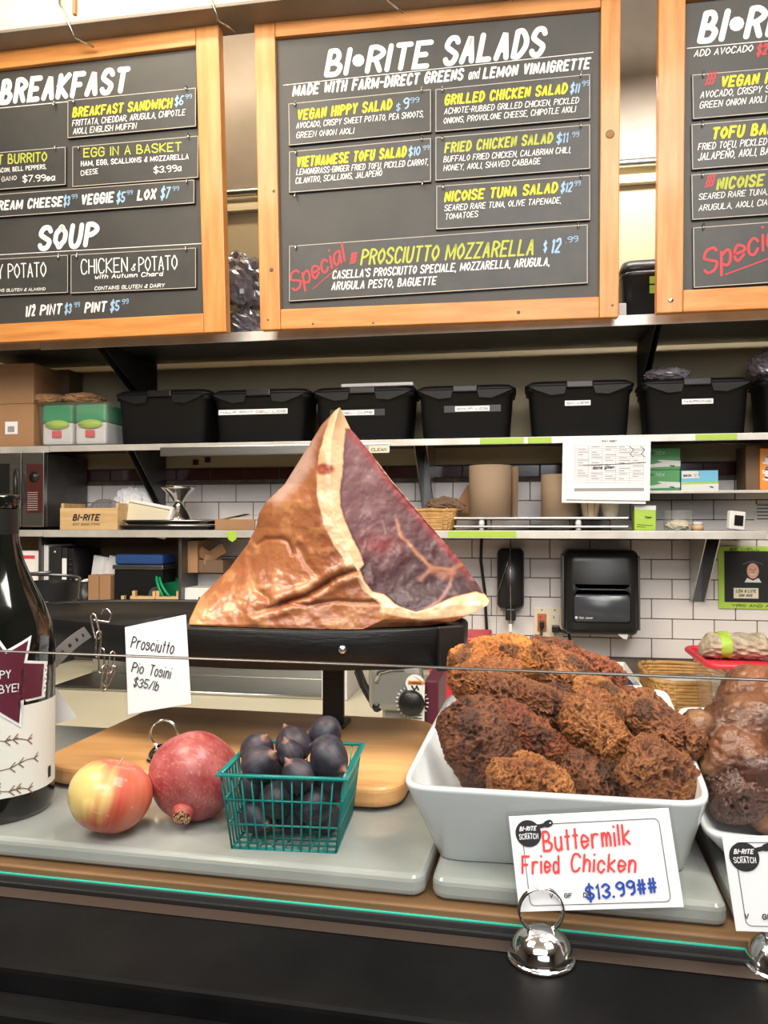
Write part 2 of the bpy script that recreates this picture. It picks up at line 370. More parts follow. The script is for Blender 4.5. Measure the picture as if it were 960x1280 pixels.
# ================================================================ the room
WY = 3.2
def prect(x0, y0, x1, y1, Y):
    ym = (y0+y1)/2; xm = (x0+x1)/2
    return XY(x0, Y, ym), XY(x1, Y, ym), ZY(xm, y1, Y), ZY(xm, y0, Y)     # X0, X1, z0, z1
fl = MB().box(-4, 3, -2.5, 3.6, -.05, 0).build('floor', 'floor'); struct(fl)
cl = MB().box(-4, 3, -2.5, 3.6, 3.62, 3.7).build('ceiling', 'ceil'); struct(cl)
struct(MB().box(-4.12, -4, -2.5, 3.6, 0, 3.62).build('wall_left', 'wall_room')); struct(MB().box(3, 3.12, -2.5, 3.6, 0, 3.62).build('wall_right', 'wall_room')); struct(MB().box(-4, 3, -2.62, -2.5, 0, 3.62).build('wall_front', 'wall_room'))
wb = MB().box(-4, 3, WY, WY+.12, 0, 3.62, 0).build('wall_back', ['beige']); struct(wb)
# upper metal-faced band of the wall, rail below it
z_rail = ZY(800, 207, WY)
up = MB().box(-4, 3, WY-.012, WY-.0005, z_rail+.02, 3.6).build('panel', 'plaster_up', wb)
for i in range(6):
    X = -2.9+i*.93
    MB().box(X-.003, X+.003, WY-.0135, WY-.0121, z_rail+.02, 3.6).build('seam_strip', 'steel_dark', wb)
MB().tube([(-4, WY-.03, z_rail), (3, WY-.03, z_rail)], .016, 10).build('trim_1', 'steel', None)
bpy.data.objects['trim_1']['kind'] = 'structure'
struct(MB().box(-4, 3, WY-.03, WY-.0005, z_rail-.075, z_rail-.045).build('trim_2', 'cream_paint'))
# tiles
pz = (ZY(855, 699, WY)-ZY(855, 798.5, WY))/4; px_ = (XY(946, WY, 786)-XY(840, WY, 786))/2
zj = ZY(855, 774, WY); xj = XY(840, WY, 786)
zm1 = ZY(670, 597, WY); zm0 = zm1
MB().box(-4, 3, WY-.002, WY-.0003, .88, zm1+.055).build('grout', 'grout', wb)
def tile_mesh(w, h, name, m):
    o = MB().rbox(-w/2, w/2, -.0075, -.002, -h/2, h/2, .0022, 1).build('tile', m); o.name = name
    return o
first = {}
def put_tile(X, z, w, h, m):
    key = (round(w, 4), round(h, 4), m)
    if key not in first:
        o = MB().rbox(-w/2, w/2, -.0075, -.0019, -h/2, h/2, .002, 1).build('tile', m)
        o.data.transform(Matrix.Translation(o.location)); o.location = (0, 0, 0)
        first[key] = o.data; bpy.data.objects.remove(o)
    o = bpy.data.objects.new('tile', first[key]); COL.objects.link(o); o.parent = wb
    l = PM[wb.name].inverted() @ Vector((X, WY, z)); o.location = l
nrow_up = int(round((zm1-zj)/pz))
XL, XR = -2.25, 1.02
for r in range(-2, nrow_up):
    z0 = zj+r*pz; off = 0 if r % 2 == 1 or r == -1 else .5
    off = 0 if (r % 2) else .5
    z1 = min(z0+pz, zm1)
    k0 = int(math.floor((XL-xj)/px_))
    for k in range(k0, int((XR-xj)/px_)+2):
        # rows whose joints sit at xj: the row directly above zj is offset by half
        X0 = xj+(k+off)*px_
        put_tile(X0+px_/2, (z0+z1)/2, px_-.003, z1-z0-.003, 'tile')
for k in range(-20, 8):
    put_tile(xj+(k+.25)*px_, zm1+.0265, px_-.003, .047, 'tile_maroon')
# scattered mosaic squares on the beige band
for (x, y) in ((203, 577), (245, 578), (260, 575), (440, 573), (215, 560)):
    p = PY(x, y, WY); MB().box(p.x-.012, p.x+.012, WY-.006, WY-.0005, p.z-.011, p.z+.011).build('mosaic_square', 'tile_maroon', wb)

# cream beam near the ceiling with hooks
b0 = PY(0, 45, 2.45); b1 = PY(330, 0, 2.45)
zb = (b0.z+b1.z)/2
beam = thing('hanging_beam', 'cream painted steel beam running overhead above the menu boards', 'beam', (-1, 2.45, zb))
bt = MB(); bt.rbox(-2.6, 1.6, 2.45, 2.56, zb, zb+.13, .006); bt.build('rail', 'cream_paint', beam)
MB().rbox(-2.6, 1.6, 2.43, 2.58, zb-.012, zb-.0005, .003).build('flange', 'plaster_up', beam)
for (x, y) in ((88, 22), (268, 5), (480, -10), (620, -20)):
    X = PY(x, 20, 2.44).x
    MB().tube([(X-.035, 2.436, zb+.12), (X-.03, 2.425, zb+.06), (X, 2.42, zb-.0), (X+.012, 2.44, zb-.045), (X+.05, 2.5, zb-.05)], .0045, 8).build('hook', 'wire', beam)
    MB().box(X+.008, X+.02, 2.436, 2.449, zb+.03, zb+.125).build('strap_plate', 'kraft', beam)

# ================================================================ wall shelves
def wall_shelf(label, x0, x1, Y, ztop, th, brackets, edge='shelf_edge', X1=None):
    Xa = XY(x0, Y); Xb = XY(x1, Y)
    t = thing('wall_shelf', label, 'shelf', ((Xa+Xb)/2, WY-.02, ztop-th), 'steel wall shelves')
    MB().rbox(Xa, Xb, Y+.004, WY-.008, ztop-.004, ztop, .001).build('shelf_top', 'steel_dark', t)
    MB().rbox(Xa, Xb, Y, Y+.004, ztop-th, ztop, .0015).build('front_lip', edge, t)
    for bx, wide, drop, m in brackets:
        X = XY(bx, WY-.1)
        y0 = Y+.03; y1 = WY-.008
        MB(Matrix(((0, 0, 1, X-wide/2), (1, 0, 0, 0), (0, 1, 0, 0), (0, 0, 0, 1)))).prism([(y0, ztop-th+.01), (y0, ztop-.0055), (y1, ztop-.0055), (y1, ztop-drop), (y1-.03, ztop-drop)], 0, .003).prism([(y0, ztop-th+.01), (y0, ztop-.0055), (y1, ztop-.0055), (y1, ztop-drop), (y1-.03, ztop-drop)], wide, wide+.003).build('bracket', m, t)
        MB().box(X-wide/2, X+wide/2, WY-.012, WY-.008, ztop-drop, ztop-.006).build('bracket_plate', 'steel_dark', t)
    return t
YT = 2.72; zT = ZY(480, 407, YT)
Y2 = 2.87; z2 = ZY(480, 549.5, Y2)
Y3 = 2.87; z3 = ZY(480, 663, Y3)
wall_shelf('long steel top shelf running behind the menu boards', 49, 1080, YT, zT, .035, [(178, .03, .215, 'black_matte'), (805, .02, .215, 'black_matte')])
wall_shelf('short steel shelf section behind the foot of the breakfast board', -70, 48.5, YT, zT, .03, [])
wall_shelf('steel middle shelf carrying the row of black tubs', 61, 1080, Y2, z2, .024, [(190, .03, .24, 'steel_dark'), (533, .045, .26, 'steel')])
wall_shelf('short steel shelf section under the cardboard boxes at the left edge', -70, 60.5, Y2, z2, .026, [])
wall_shelf('steel lower shelf under the sheet pans and paper rolls', 54, 958, Y3, z3, .028, [(876, .045, .27, 'steel')])
wall_shelf('short steel shelf section under the microwave', -70, 53.5, Y3, z3, .026, [])
YM = 2.98; zM = ZY(880, 613, YM)
wall_shelf('thin narrow shelf holding the glove boxes at the right', 800, 1060, YM, zM, .01, [])
# aluminium label rail clipped in front of the middle shelf
X0, X1, a, b = prect(200, 556, 487, 568, Y2-.012)
lr = thing('label_rail', 'long bright aluminium rail clipped under the front edge of the middle shelf', 'rail', ((X0+X1)/2, Y2-.01, a))
MB().rbox(X0, X1, Y2-.012, Y2-.001, a, b, .003, 2).build('rail_body', 'steel', lr)
c = prect(461, 557, 486, 566, Y2-.0135); tb = MB().box(c[0], c[1], Y2-.0135, Y2-.0122, c[2], c[3]).build('paper_label', 'counter_white', lr)
tm = MB(frame((c[0], Y2-.0137, c[2]), (1, 0, 0), (0, 0, 1))); text(tm, 'CLEAN', (.008, .006), (c[1]-c[0]-.008, .006), .012, 0, .15); tm.build('lettering', 'ink', lr)
# green tape marks on shelf fronts
for (x0, y0, x1, y1, Y, zt, th) in ((600, 0, 655, 0, Y2, z2, .022), (560, 0, 645, 0, Y3, z3, .024), (870, 0, 922, 0, Y2, z2, .022), (660, 0, 690, 0, Y2, z2, .022)):
    Xa, Xb = XY(x0, Y), XY(x1, Y)
    o = MB().box(Xa, Xb, Y-.0012, Y-.0004, zt-th, zt-.002).build('shelf_tape', 'limegreen')
    tag(o, {600: 'green tape on the middle shelf edge below the tub third from right', 560: 'green tape strip on the lower shelf edge beside the ham tip', 870: 'green tape under the rightmost whole black tub', 660: 'short green tape left of the hanging paper sheets'}[x0], 'tape')
p = PY(289, 671, Y3-.003)
o = MB().prism([(p.x-.02, p.z+.02), (p.x+.018, p.z+.022), (p.x+.02, p.z-.008), (p.x+.004, p.z-.02), (p.x-.012, p.z-.01)], -Y3+.0005, -Y3+.002, M=Matrix(((1, 0, 0, 0), (0, 0, -1, 0), (0, 1, 0, 0), (0, 0, 0, 1)))).build('tape_scrap', 'limegreen')
tag(o, 'small torn light green tape scrap on the lower shelf edge left of the ham', 'tape')

# ================================================================ menu boards
def board_frame(xa, ya, Y, yaw_rel, tilt, roll):
    """plane through pixel (xa,ya) at room depth Y"""
    o = PY(xa, ya, Y); U = (RT*math.cos(yaw_rel)-F0*math.sin(yaw_rel)); U = U*math.cos(roll)+UZ*math.sin(roll)
    W = U.cross(UZ).normalized(); V = UZ*math.cos(tilt)+W*math.sin(tilt)
    return Plane(frame(o, U, V))
def menu_board(label, pl, out, inn, xl_vis=None):
    """out/inn: (x left, x right, y bottom at left, y top at left) in photo pixels of outer and inner frame edge"""
    t = thing('menu_board', label, 'menu board', M=pl.M, group='framed menu boards')
    (x0, y0), (x1, y1), (a0, b0), (a1, b1) = out[0], out[1], inn[0], inn[1]
    D = .035
    m = MB(pl.M).rbox(a0-.01, a1+.01, b0-.01, b1+.01, -.03, -.012, .002); m.build('black_panel', 'chalk', t)
    for (u0, u1, v0, v1, nm, mt) in ((x0, a0, y0, y1, 'frame_stile', 'pine_v'), (a1, x1, y0, y1, 'frame_stile', 'pine_v'), (a0, a1, y0, b0, 'frame_rail', 'pine'), (a0, a1, b1, y1, 'frame_rail', 'pine')):
        MB(pl.M).rbox(u0+.0004, u1-.0004, v0, v1, -D, .008, .0035, 2).build(nm, mt, t)
    return t
def hook_at(t, pl, x, y):
    u, v = pl.px(x, y)
    MB(pl.M).tube([(u, v+.012, -.012), (u, v+.014, .004), (u, v+.004, .007), (u, v-.002, .0075)], .003, 6).build('hook', 'chrome', t)
ZP = -.001      # plaque front height above board plane
def plaque(label, pl, t, q, hooks=None, th=.009, words=(), cat='menu plaque', border=True):
    """q = TL, TR, BR, BL pixels"""
    P = [pl.px(*c) for c in q]; u0 = (P[0][0]+P[3][0])/2; u1 = (P[1][0]+P[2][0])/2; v1 = (P[0][1]+P[1][1])/2; v0 = (P[2][1]+P[3][1])/2
    vl = [P[3], P[2], P[1], P[0]]
    M = pl.M @ Matrix.Translation((0, 0, ZP))
    g = thing('menu_plaque', label, cat, M=M @ Matrix.Translation((u0, v0, 0)), group='plaques hooked on the menu boards')
    m = MB(M); m.prism(vl, -th, 0, 0); m.build('plate', 'plaque', g)
    if border:
        e = MB(M); ins = .0022; cx = (vl[0][0]+vl[2][0])/2; cy = (vl[0][1]+vl[2][1])/2
        rr = [(x+(ins if x < cx else -ins), y+(ins if y < cy else -ins)) for x, y in vl]
        for i in range(4): ribbon(e, [rr[i], rr[(i+1) % 4]], .0022, .0003, 0)
        e.build('painted_border', 'edge_cream', g)
    if words:
        lt = MB(M); ms = []
        for w in words:
            (s, x0, y0, x1, y1, h, c) = w[:7]; kw = w[7] if len(w) > 7 else {}
            if c not in ms: ms.append(c)
            a = pl.px(x0, y0); b = pl.px(x1, y1); c2 = pl.px(x0, y0-h)
            kk = dict(bold=.14 if h > 11 else .12, slant=.2); kk.update(kw)
            if s == '_': ribbon(lt, [a, b], h*.0026, .0009, ms.index(c))
            else: text(lt, s, a, b, abs(c2[1]-a[1]), ms.index(c), z=.0009, **kk)
        lt.build('lettering', ms, g)
    for (x, y) in (hooks if hooks is not None else ((q[0][0]+9, q[0][1]+4), (q[1][0]-12, q[1][1]+4))):
        hook_at(t, pl, x, y)
    return g
BD = dict(bold=.19)
# ---- middle board
CB = board_frame(326, 413.5, 2.62, R(8.3), R(4.4), 0)
_a = CB.px(326, 413); _b = CB.px(776, 0); _c = CB.px(773, 398)
_i0 = CB.px(351, 387); _i1 = CB.px(749, 375); _it = CB.px(351, 47); _ot = CB.px(322.5, 20)
t = menu_board('middle menu board listing salads in white, yellow and red brush lettering', CB, ((_a[0], _a[1]), ((_b[0]+_c[0])/2, _ot[1])), ((_i0[0], _i0[1]), (_i1[0], _it[1])))
lt = MB(CB.M)
tpx(lt, CB, 'BI*RITE', 404, 84+11, 540, 83, 36, bold=.185, z=-.0112); tpx(lt, CB, 'SALADS', 552, 81, 684, 68, 38, bold=.185, z=-.0112)
line(lt, CB, 353, 104.5, 742, 63, .0022, z=-.0114)
tpx(lt, CB, 'MADE WITH FARM-DIRECT GREENS', 364, 119, 580, 98, 15, bold=.19, z=-.0112); tpx(lt, CB, 'and', 585, 98, 600, 96, 14, bold=.1, z=-.0112)
tpx(lt, CB, 'LEMON VINAIGRETTE', 603, 97, 739, 84, 15, bold=.19, z=-.0112)
lt.build('lettering', 'w', t)
for x, y in ((369, 247), (528, 232)): hook_at(t, CB, x, y)
for x, y in ((392, 405), (467, 404), (336, 400), (765, 382)):
    u, v = CB.px(x, y); MB(CB.M).lathe([(.0001, .0085), (.004, .0085), (.0045, .0078)], 12, c=(u, v, 0)).build('screw', 'steel_dark', t)
for x, y, r in ((762, 169, .014), (648, 391, .006), (340, 338, .007), (343, 240, .005)):
    u, v = CB.px(x, y); MB(CB.M).lathe([(.0001, .0084), (r*.7, .0084), (r, .0081)], 14, c=(u, v, 0), M=None).build('wood_knot', 'kraft_dark' if r < .01 else 'kraft', t)
Y_, O_, W_, B_, R_ = 'yel', 'olive', 'w', 'blu', 'red'
plaque('black plaque for the vegan hippy salad, top of the left column', CB, t, [(360, 129), (539, 111), (539, 165), (361, 182)], words=[
 ('VEGAN HIPPY SALAD', 371, 151, 491, 137, 14, Y_, BD), ('$', 495, 139, 501, 138, 9, B_), ('9', 503, 137, 512, 136, 15, B_), ('99', 512, 129, 524, 128, 7, B_),
 ('AVOCADO, CRISPY SWEET POTATO, PEA SHOOTS,', 370, 161, 530, 146, 8, W_), ('GREEN ONION AIOLI', 370, 173, 443, 167, 8, W_)])
plaque('black plaque for the grilled chicken salad, top of the right column', CB, t, [(544, 111), (738, 92), (738, 148), (544, 165)], words=[
 ('GRILLED CHICKEN SALAD', 555, 132, 710, 117, 14, Y_, BD), ('$11', 712, 117, 725, 116, 13, B_), ('99', 727, 108, 737, 107, 7, B_),
 ('ACHIOTE-RUBBED GRILLED CHICKEN, PICKLED', 555, 143, 724, 129, 8, W_), ('ONIONS, PROVOLONE CHEESE, CHIPOTLE AIOLI', 554, 155, 720, 140, 8, W_)])
plaque('black plaque for the vietnamese tofu salad, lower in the left column', CB, t, [(361, 189), (539, 172), (539, 227), (361, 241)], words=[
 ('VIETNAMESE TOFU SALAD', 370, 210, 509, 196, 14, Y_, BD), ('$10', 510, 196, 526, 194, 12, B_), ('99', 528, 188, 537, 187, 6, B_),
 ('LEMONGRASS-GINGER FRIED TOFU, PICKLED CARROT,', 370, 219, 536, 206, 8, W_), ('CILANTRO, SCALLIONS, JALAPEÑO', 369, 230, 478, 220, 8, W_)])
plaque('black plaque for the fried chicken salad with olive green heading', CB, t, [(544, 171), (738, 155), (738, 211), (544, 226)], words=[
 ('FRIED CHICKEN SALAD', 555, 192, 692, 179, 14, O_, BD), ('$11', 695, 180, 711, 178, 13, B_), ('.99', 713, 172, 724, 171, 7, B_),
 ('BUFFALO FRIED CHICKEN, CALABRIAN CHILI,', 554, 203, 714, 191, 8, W_), ('HONEY, AIOLI, SHAVED CABBAGE', 554, 214, 676, 205, 8, W_)])
plaque('black plaque for the nicoise tuna salad, lowest of the right column', CB, t, [(545, 232), (738, 218), (738, 275), (545, 287)], words=[
 ('NICOISE TUNA SALAD', 555, 253, 698, 241, 14, Y_, BD), ('$12', 700, 241, 716, 240, 13, B_), ('99', 717, 233, 726, 232, 7, B_),
 ('SEARED RARE TUNA, OLIVE TAPENADE,', 555, 264, 702, 254, 8, W_), ('TOMATOES', 556, 275, 598, 271, 8, W_)])
def special(words, x0, y0, x1, y1, h):
    words.append(('Special', x0, y0, x1, y1, h, R_, dict(bold=.11, slant=.35)))
w = [('PROSCIUTTO MOZZARELLA', 450, 332, 669, 319, 21, O_, dict(bold=.13)), ('$', 679, 315, 685, 314, 13, B_), ('12', 688, 317, 702, 316, 19, B_), ('.99', 707, 304, 723, 302, 8, B_),
 ("CASELLA'S PROSCIUTTO SPECIALE, MOZZARELLA, ARUGULA,", 415, 349, 688, 332, 11, W_, dict(bold=.15)), ('ARUGULA PESTO, BAGUETTE', 414, 363, 546, 356, 11, W_, dict(bold=.15)), ('§', 437, 333, 448, 331, 17, R_, dict(bold=.12)), ('_', 391, 361, 422, 335, 1, R_)]
special(w, 366, 366, 436, 324, 24)
plaque('wide black plaque with red script, the special at the foot of the salads board', CB, t, [(361, 307), (735, 280), (735, 354), (361, 377)], words=w)

# ---- left board
LB = board_frame(284, 415, 2.60, R(10.8), R(4.4), 0)
_a = LB.px(-75, 427); _c = LB.px(284, 415); _t = LB.px(282, 28); _i0 = LB.px(-50, 405); _i1 = LB.px(255, 392); _it = LB.px(254, 57)
t = menu_board('left menu board listing breakfast and soup, cut by the photo edge', LB, ((_a[0], _c[1]), (_c[0], _t[1])), ((_i0[0], _i1[1]), (_i1[0], _it[1])))
lt = MB(LB.M)
tpx(lt, LB, 'BREAKFAST', -4, 130, 160, 114, 33, bold=.205, z=-.0112); line(lt, LB, -30, 136, 251, 109, .0025, z=-.0114)
tpx(lt, LB, 'SOUP', 44, 313, 122, 307, 32, bold=.205, z=-.0112); line(lt, LB, -30, 319, 254, 303, .0025, z=-.0114)
tpx(lt, LB, '1/2', 29, 396, 43, 394, 15, bold=.17, z=-.0112); tpx(lt, LB, 'PINT', 47, 394, 76, 392, 14, bold=.185, z=-.0112); tpx(lt, LB, 'PINT', 103, 391, 132, 389, 14, bold=.185, z=-.0112)
lt.build('lettering', 'w', t)
lt = MB(LB.M)
tpx(lt, LB, '$3', 78, 392, 88, 391, 13, bold=.14, z=-.0112); tpx(lt, LB, '99', 90, 384, 98, 383, 7, z=-.0112); tpx(lt, LB, '$5', 135, 389, 148, 388, 14, bold=.15, z=-.0112); tpx(lt, LB, '99', 150, 380, 159, 379, 7, z=-.0112)
lt.build('price_lettering', 'blu', t)
u, v = LB.px(71, 136); hook_at(t, LB, 68, 133)
plaque('black plaque for the breakfast sandwich with bright yellow heading', LB, t, [(84, 125), (245, 109), (245, 158), (84, 173)], words=[
 ('BREAKFAST SANDWICH', 90, 147, 216, 135, 13, Y_, BD), ('$6', 218, 133, 230, 131, 12, B_), ('99', 231, 124, 240, 123, 6, B_),
 ('FRITTATA, CHEDDAR, ARUGULA, CHIPOTLE', 90, 158, 232, 144, 8, W_), ('AIOLI, ENGLISH MUFFIN', 91, 168, 171, 161, 8, W_)])
plaque('black plaque for egg in a basket with thin olive heading', LB, t, [(90, 183), (248, 169), (248, 222), (90, 234)], words=[
 ('EGG IN A BASKET', 104, 197, 227, 189, 12, O_, dict(slant=.02, bold=.15)), ('HAM, EGG, SCALLIONS & MOZZARELLA', 101, 208, 236, 199, 7, W_, dict(slant=.02, bold=.17)),
 ('CHEESE', 101, 220, 123, 217, 7, W_, dict(slant=.02)), ('$3.99a', 192, 217, 227, 214, 9, W_, dict(slant=.05, bold=.14))])
plaque('black plaque for the burrito, cut by the left photo edge', LB, t, [(-50, 194), (82, 183), (82, 231), (-50, 241)], hooks=((70, 187),), words=[
 ('T BURRITO', -3, 206, 59, 202, 13, O_, dict(slant=.05, bold=.15)), ('ACON, BELL PEPPERS,', -2, 216, 58, 211, 6, W_, dict(slant=.05, bold=.15)), ('GANO', 2, 227, 21, 225, 6, W_, dict(slant=.05)), ('$7.99ea', 28, 228, 69, 226, 9, W_, dict(slant=.05, bold=.14))])
plaque('long black strip plaque of bagel prices with cream cheese, veggie and lox', LB, t, [(-50, 246), (243, 224), (243, 254), (-50, 275)], hooks=((234, 229),), words=[
 ('CREAM CHEESE', -10, 264, 79, 258, 13, W_, dict(bold=.2)), ('$3', 79, 258, 88, 257, 13, B_), ('99', 89, 249, 97, 248, 6, B_), ('VEGGIE', 101, 257, 143, 253, 14, W_, dict(bold=.2)), ('$5', 145, 254, 157, 253, 14, B_), ('99', 158, 244, 166, 243, 6, B_),
 ('LOX', 171, 251, 196, 249, 14, W_, dict(bold=.2)), ('$7', 200, 249, 213, 248, 15, B_), ('99', 215, 239, 224, 238, 6, B_)])
plaque('black soup plaque ending in potato, cut by the left photo edge', LB, t, [(-50, 326), (85, 318), (85, 366), (-50, 372)], hooks=((74, 323),), words=[
 ('Y POTATO', -3, 349, 58, 346, 19, W_, dict(slant=.02, bold=.08)), ('NS GLUTEN & ALMOND', -1, 365, 57, 363, 4, W_, dict(bold=.17))])
plaque('black soup plaque for chicken and potato with thin tall lettering', LB, t, [(88, 318), (245, 309), (245, 360), (88, 367)], words=[
 ('CHICKEN', 101, 343, 160, 340, 19, W_, dict(slant=.02, bold=.08)), ('&', 164, 339, 170, 338, 9, W_), ('POTATO', 173, 340, 222, 337, 19, W_, dict(slant=.02, bold=.08)), ('with Autumn Chard', 118, 349, 204, 345, 6, W_, dict(bold=.2)), ('CONTAINS GLUTEN & DAIRY', 118, 363, 206, 359, 5, W_, dict(bold=.17))])

# ---- right board
RB = board_frame(820, 392, 2.62, R(10), R(4.4), 0)
_a = RB.px(820, 392); _i0 = RB.px(853.5, 363); _t = RB.px(824, -48); _it = RB.px(856, -14)
x1 = _a[0]+.95
t = menu_board('right menu board listing sandwiches, cut by the photo edge', RB, ((_a[0], _a[1]), (x1, _t[1])), ((_i0[0], _i0[1]), (x1-.09, _it[1]-.035)))
lt = MB(RB.M)
tpx(lt, RB, 'BI*RITE', 872, 53, 1026, 38, 42, bold=.185, z=-.0112); line(lt, RB, 860, 58, 1110, 35, .0025, z=-.0114); tpx(lt, RB, 'ADD AVOCADO', 868, 69, 943, 62, 9, bold=.15, z=-.0112)
lt.build('lettering', 'w', t)
lt = MB(RB.M); tpx(lt, RB, '$2', 946, 68, 962, 66, 15, bold=.185, z=-.0112); lt.build('price_lettering', 'red', t)
u, v = RB.px(838, 376); MB(RB.M).lathe([(.0001, .0095), (.005, .0095), (.009, .0082)], 14, c=(u, v, 0)).build('screw', 'chrome', t)
plaque('black plaque with bacon marks and vegan heading on the right board', RB, t, [(865, 93), (1080, 74), (1080, 131), (866, 149)], hooks=((879, 96),), words=[
 ('§', 880, 110, 896, 108, 19, R_, dict(bold=.11)), ('VEGAN HIPPY', 900, 110, 1000, 101, 15, Y_, dict(bold=.2)), ('AVOCADO, CRISPY SWEET POTATO,', 875, 123, 1030, 109, 9, W_), ('GREEN ONION AIOLI', 874, 136, 958, 128, 9, W_)])
plaque('black plaque for the tofu sandwich on the right board', RB, t, [(864, 155), (1080, 137), (1080, 195), (865, 212)], hooks=((878, 158),), words=[
 ('TOFU BANH MI', 889, 175, 1006, 164, 16, Y_, dict(bold=.2)), ('FRIED TOFU, PICKLED CARROT', 872, 188, 995, 178, 9, W_), ('JALAPEÑO, AIOLI, BAGUETTE', 872, 201, 998, 190, 10, W_)])
plaque('black plaque for the nicoise sandwich on the right board', RB, t, [(864, 218), (1080, 201), (1080, 260), (865, 275)], hooks=((878, 221),), words=[
 ('§', 880, 238, 895, 236, 19, R_, dict(bold=.11)), ('NICOISE TUNA', 895, 238, 1005, 228, 16, O_, dict(bold=.2)), ('SEARED RARE TUNA,', 873, 250, 960, 243, 8, W_), ('ARUGULA, AIOLI, CIABATTA', 873, 264, 990, 254, 8, W_)])
w = [('_', 907, 343, 975, 318, 1.6, R_)]; special(w, 880, 345, 985, 302, 31)
plaque('large black plaque with red script at the foot of the right board', RB, t, [(866, 284), (1080, 268), (1080, 346), (867, 360)], hooks=((879, 286),), words=w)
# ================================================================ things on the shelves
def boxthing(name, label, cat, r, Y, depth, m, zt=None, rb=.003, group=None, yaw=0):
    """carton-like thing whose front face fills the pixel rectangle r on the plane Y; returns thing and dims"""
    X0, X1, za, zb = prect(*r, Y)
    if zt is not None: za = zt+.0005
    t = thing(name, label, cat, M=Matrix.Translation(((X0+X1)/2, Y+depth/2, za)) @ Matrix.Rotation(yaw, 4, 'Z'), group=group)
    w, h = X1-X0, zb-za
    return t, w, depth, h
# ---- black lidded tubs
tub_l = ['leftmost black tub, unlabelled, beside the clear bin of green packs', 'second black tub from the left with a long white label strip', 'black tub behind the ham tip with a pale clear lid on top',
         'fourth black tub from the left, small white label, right of the ham tip', 'fifth black tub from the left above the hanging paper sheets', 'sixth black tub from the left with film wrap lying on its lid', 'rightmost black tub, mostly cut off by the photo edge']
tubs = [(140, 262, 487), (261, 387, 486), (388, 519, 483), (519, 645, 481), (656, 795, 475), (801, 944, 472), (950, 1085, 466)]
lbls = [None, (274, 360, 515), (426, 468, 516), (569, 612, 511), (706, 738, 504), (852, 891, 502), None]
def tub(i):
    x0, x1, yt = tubs[i]; Y = Y2+.015
    X0, X1, za, zb = prect(x0, yt, x1, 549, Y); za = z2+.0006; D = .2
    cx = (X0+X1)/2; w = X1-X0; h = zb-za
    t = thing('storage_tub', tub_l[i], 'tub', (cx, Y+D/2, za), 'black storage tubs on the middle shelf')
    n = 40
    def ring(wd, dp, z, r=.03):
        out = []
        for k in range(n):
            a = 2*PI*k/n; ca, sa = math.cos(a), math.sin(a); e = .28
            out.append((cx+wd/2*math.copysign(abs(ca)**e, ca), Y+D/2+dp/2*math.copysign(abs(sa)**e, sa), za+z))
        return out
    MB().loft([ring(w*.84, D*.84, 0), ring(w*.87, D*.87, .006), ring(w*.93, D*.93, h*.82), ring(w*.98, D*.98, h*.83), ring(w*.98, D*.98, h*.9)]).build('body', 'bin', t)
    MB().loft([ring(w, D, h*.905), ring(w, D, h*.945), ring(w*.97, D*.97, h*.96), ring(w*.9, D*.9, h)]).build('lid', 'bin', t)
    for s in (-1, 1):   # scooped lip beside the latch
        MB().prism([(cx+s*w*.12, za+h*.9), (cx+s*w*.46, za+h*.9), (cx+s*w*.40, za+h*.84), (cx+s*w*.26, za+h*.74), (cx+s*w*.14, za+h*.76)][::s], -(Y-.001), -(Y-.008), M=Matrix(((1, 0, 0, 0), (0, 0, -1, 0), (0, 1, 0, 0), (0, 0, 0, 1)))).build('rim_scoop', 'bin', t)
    MB().rbox(cx-w*.12, cx+w*.12, Y-.012, Y+.004, za+h*.86, za+h*.985, .004).build('latch', 'black', t)
    if lbls[i]:
        l0, l1, ly = lbls[i]; c = prect(l0, ly-3.2, l1, ly+3.2, Y+.012)
        yb = Y+D/2-D*.93/2*1.0-.0005+.001
        mm = MB().box(c[0], c[1], yb-.002, yb-.0008, c[2], c[3]); mm.build('label_strip', 'paper', t)
        lm = MB(frame((c[0], yb-.0022, c[2]), (1, 0, 0), (0, 0, 1)))
        text(lm, {1: 'HALF PINT DELI LIDS', 2: 'DELI CUPS', 3: 'SOUP LIDS', 4: 'SILVER', 5: 'NAPKINS'}[i], (.006, .005), (c[1]-c[0]-.006, .005), .008, 0, .13); lm.build('lettering', 'ink', t)
        if i in (2, 3): MB().box(c[0]-.04, c[1]+.04, yb-.0009, yb-.0004, c[2]-.003, c[3]+.003).build('tape_residue', 'black', t)
    return t, cx, Y, D, za+h
T = [tub(i) for i in range(7)]
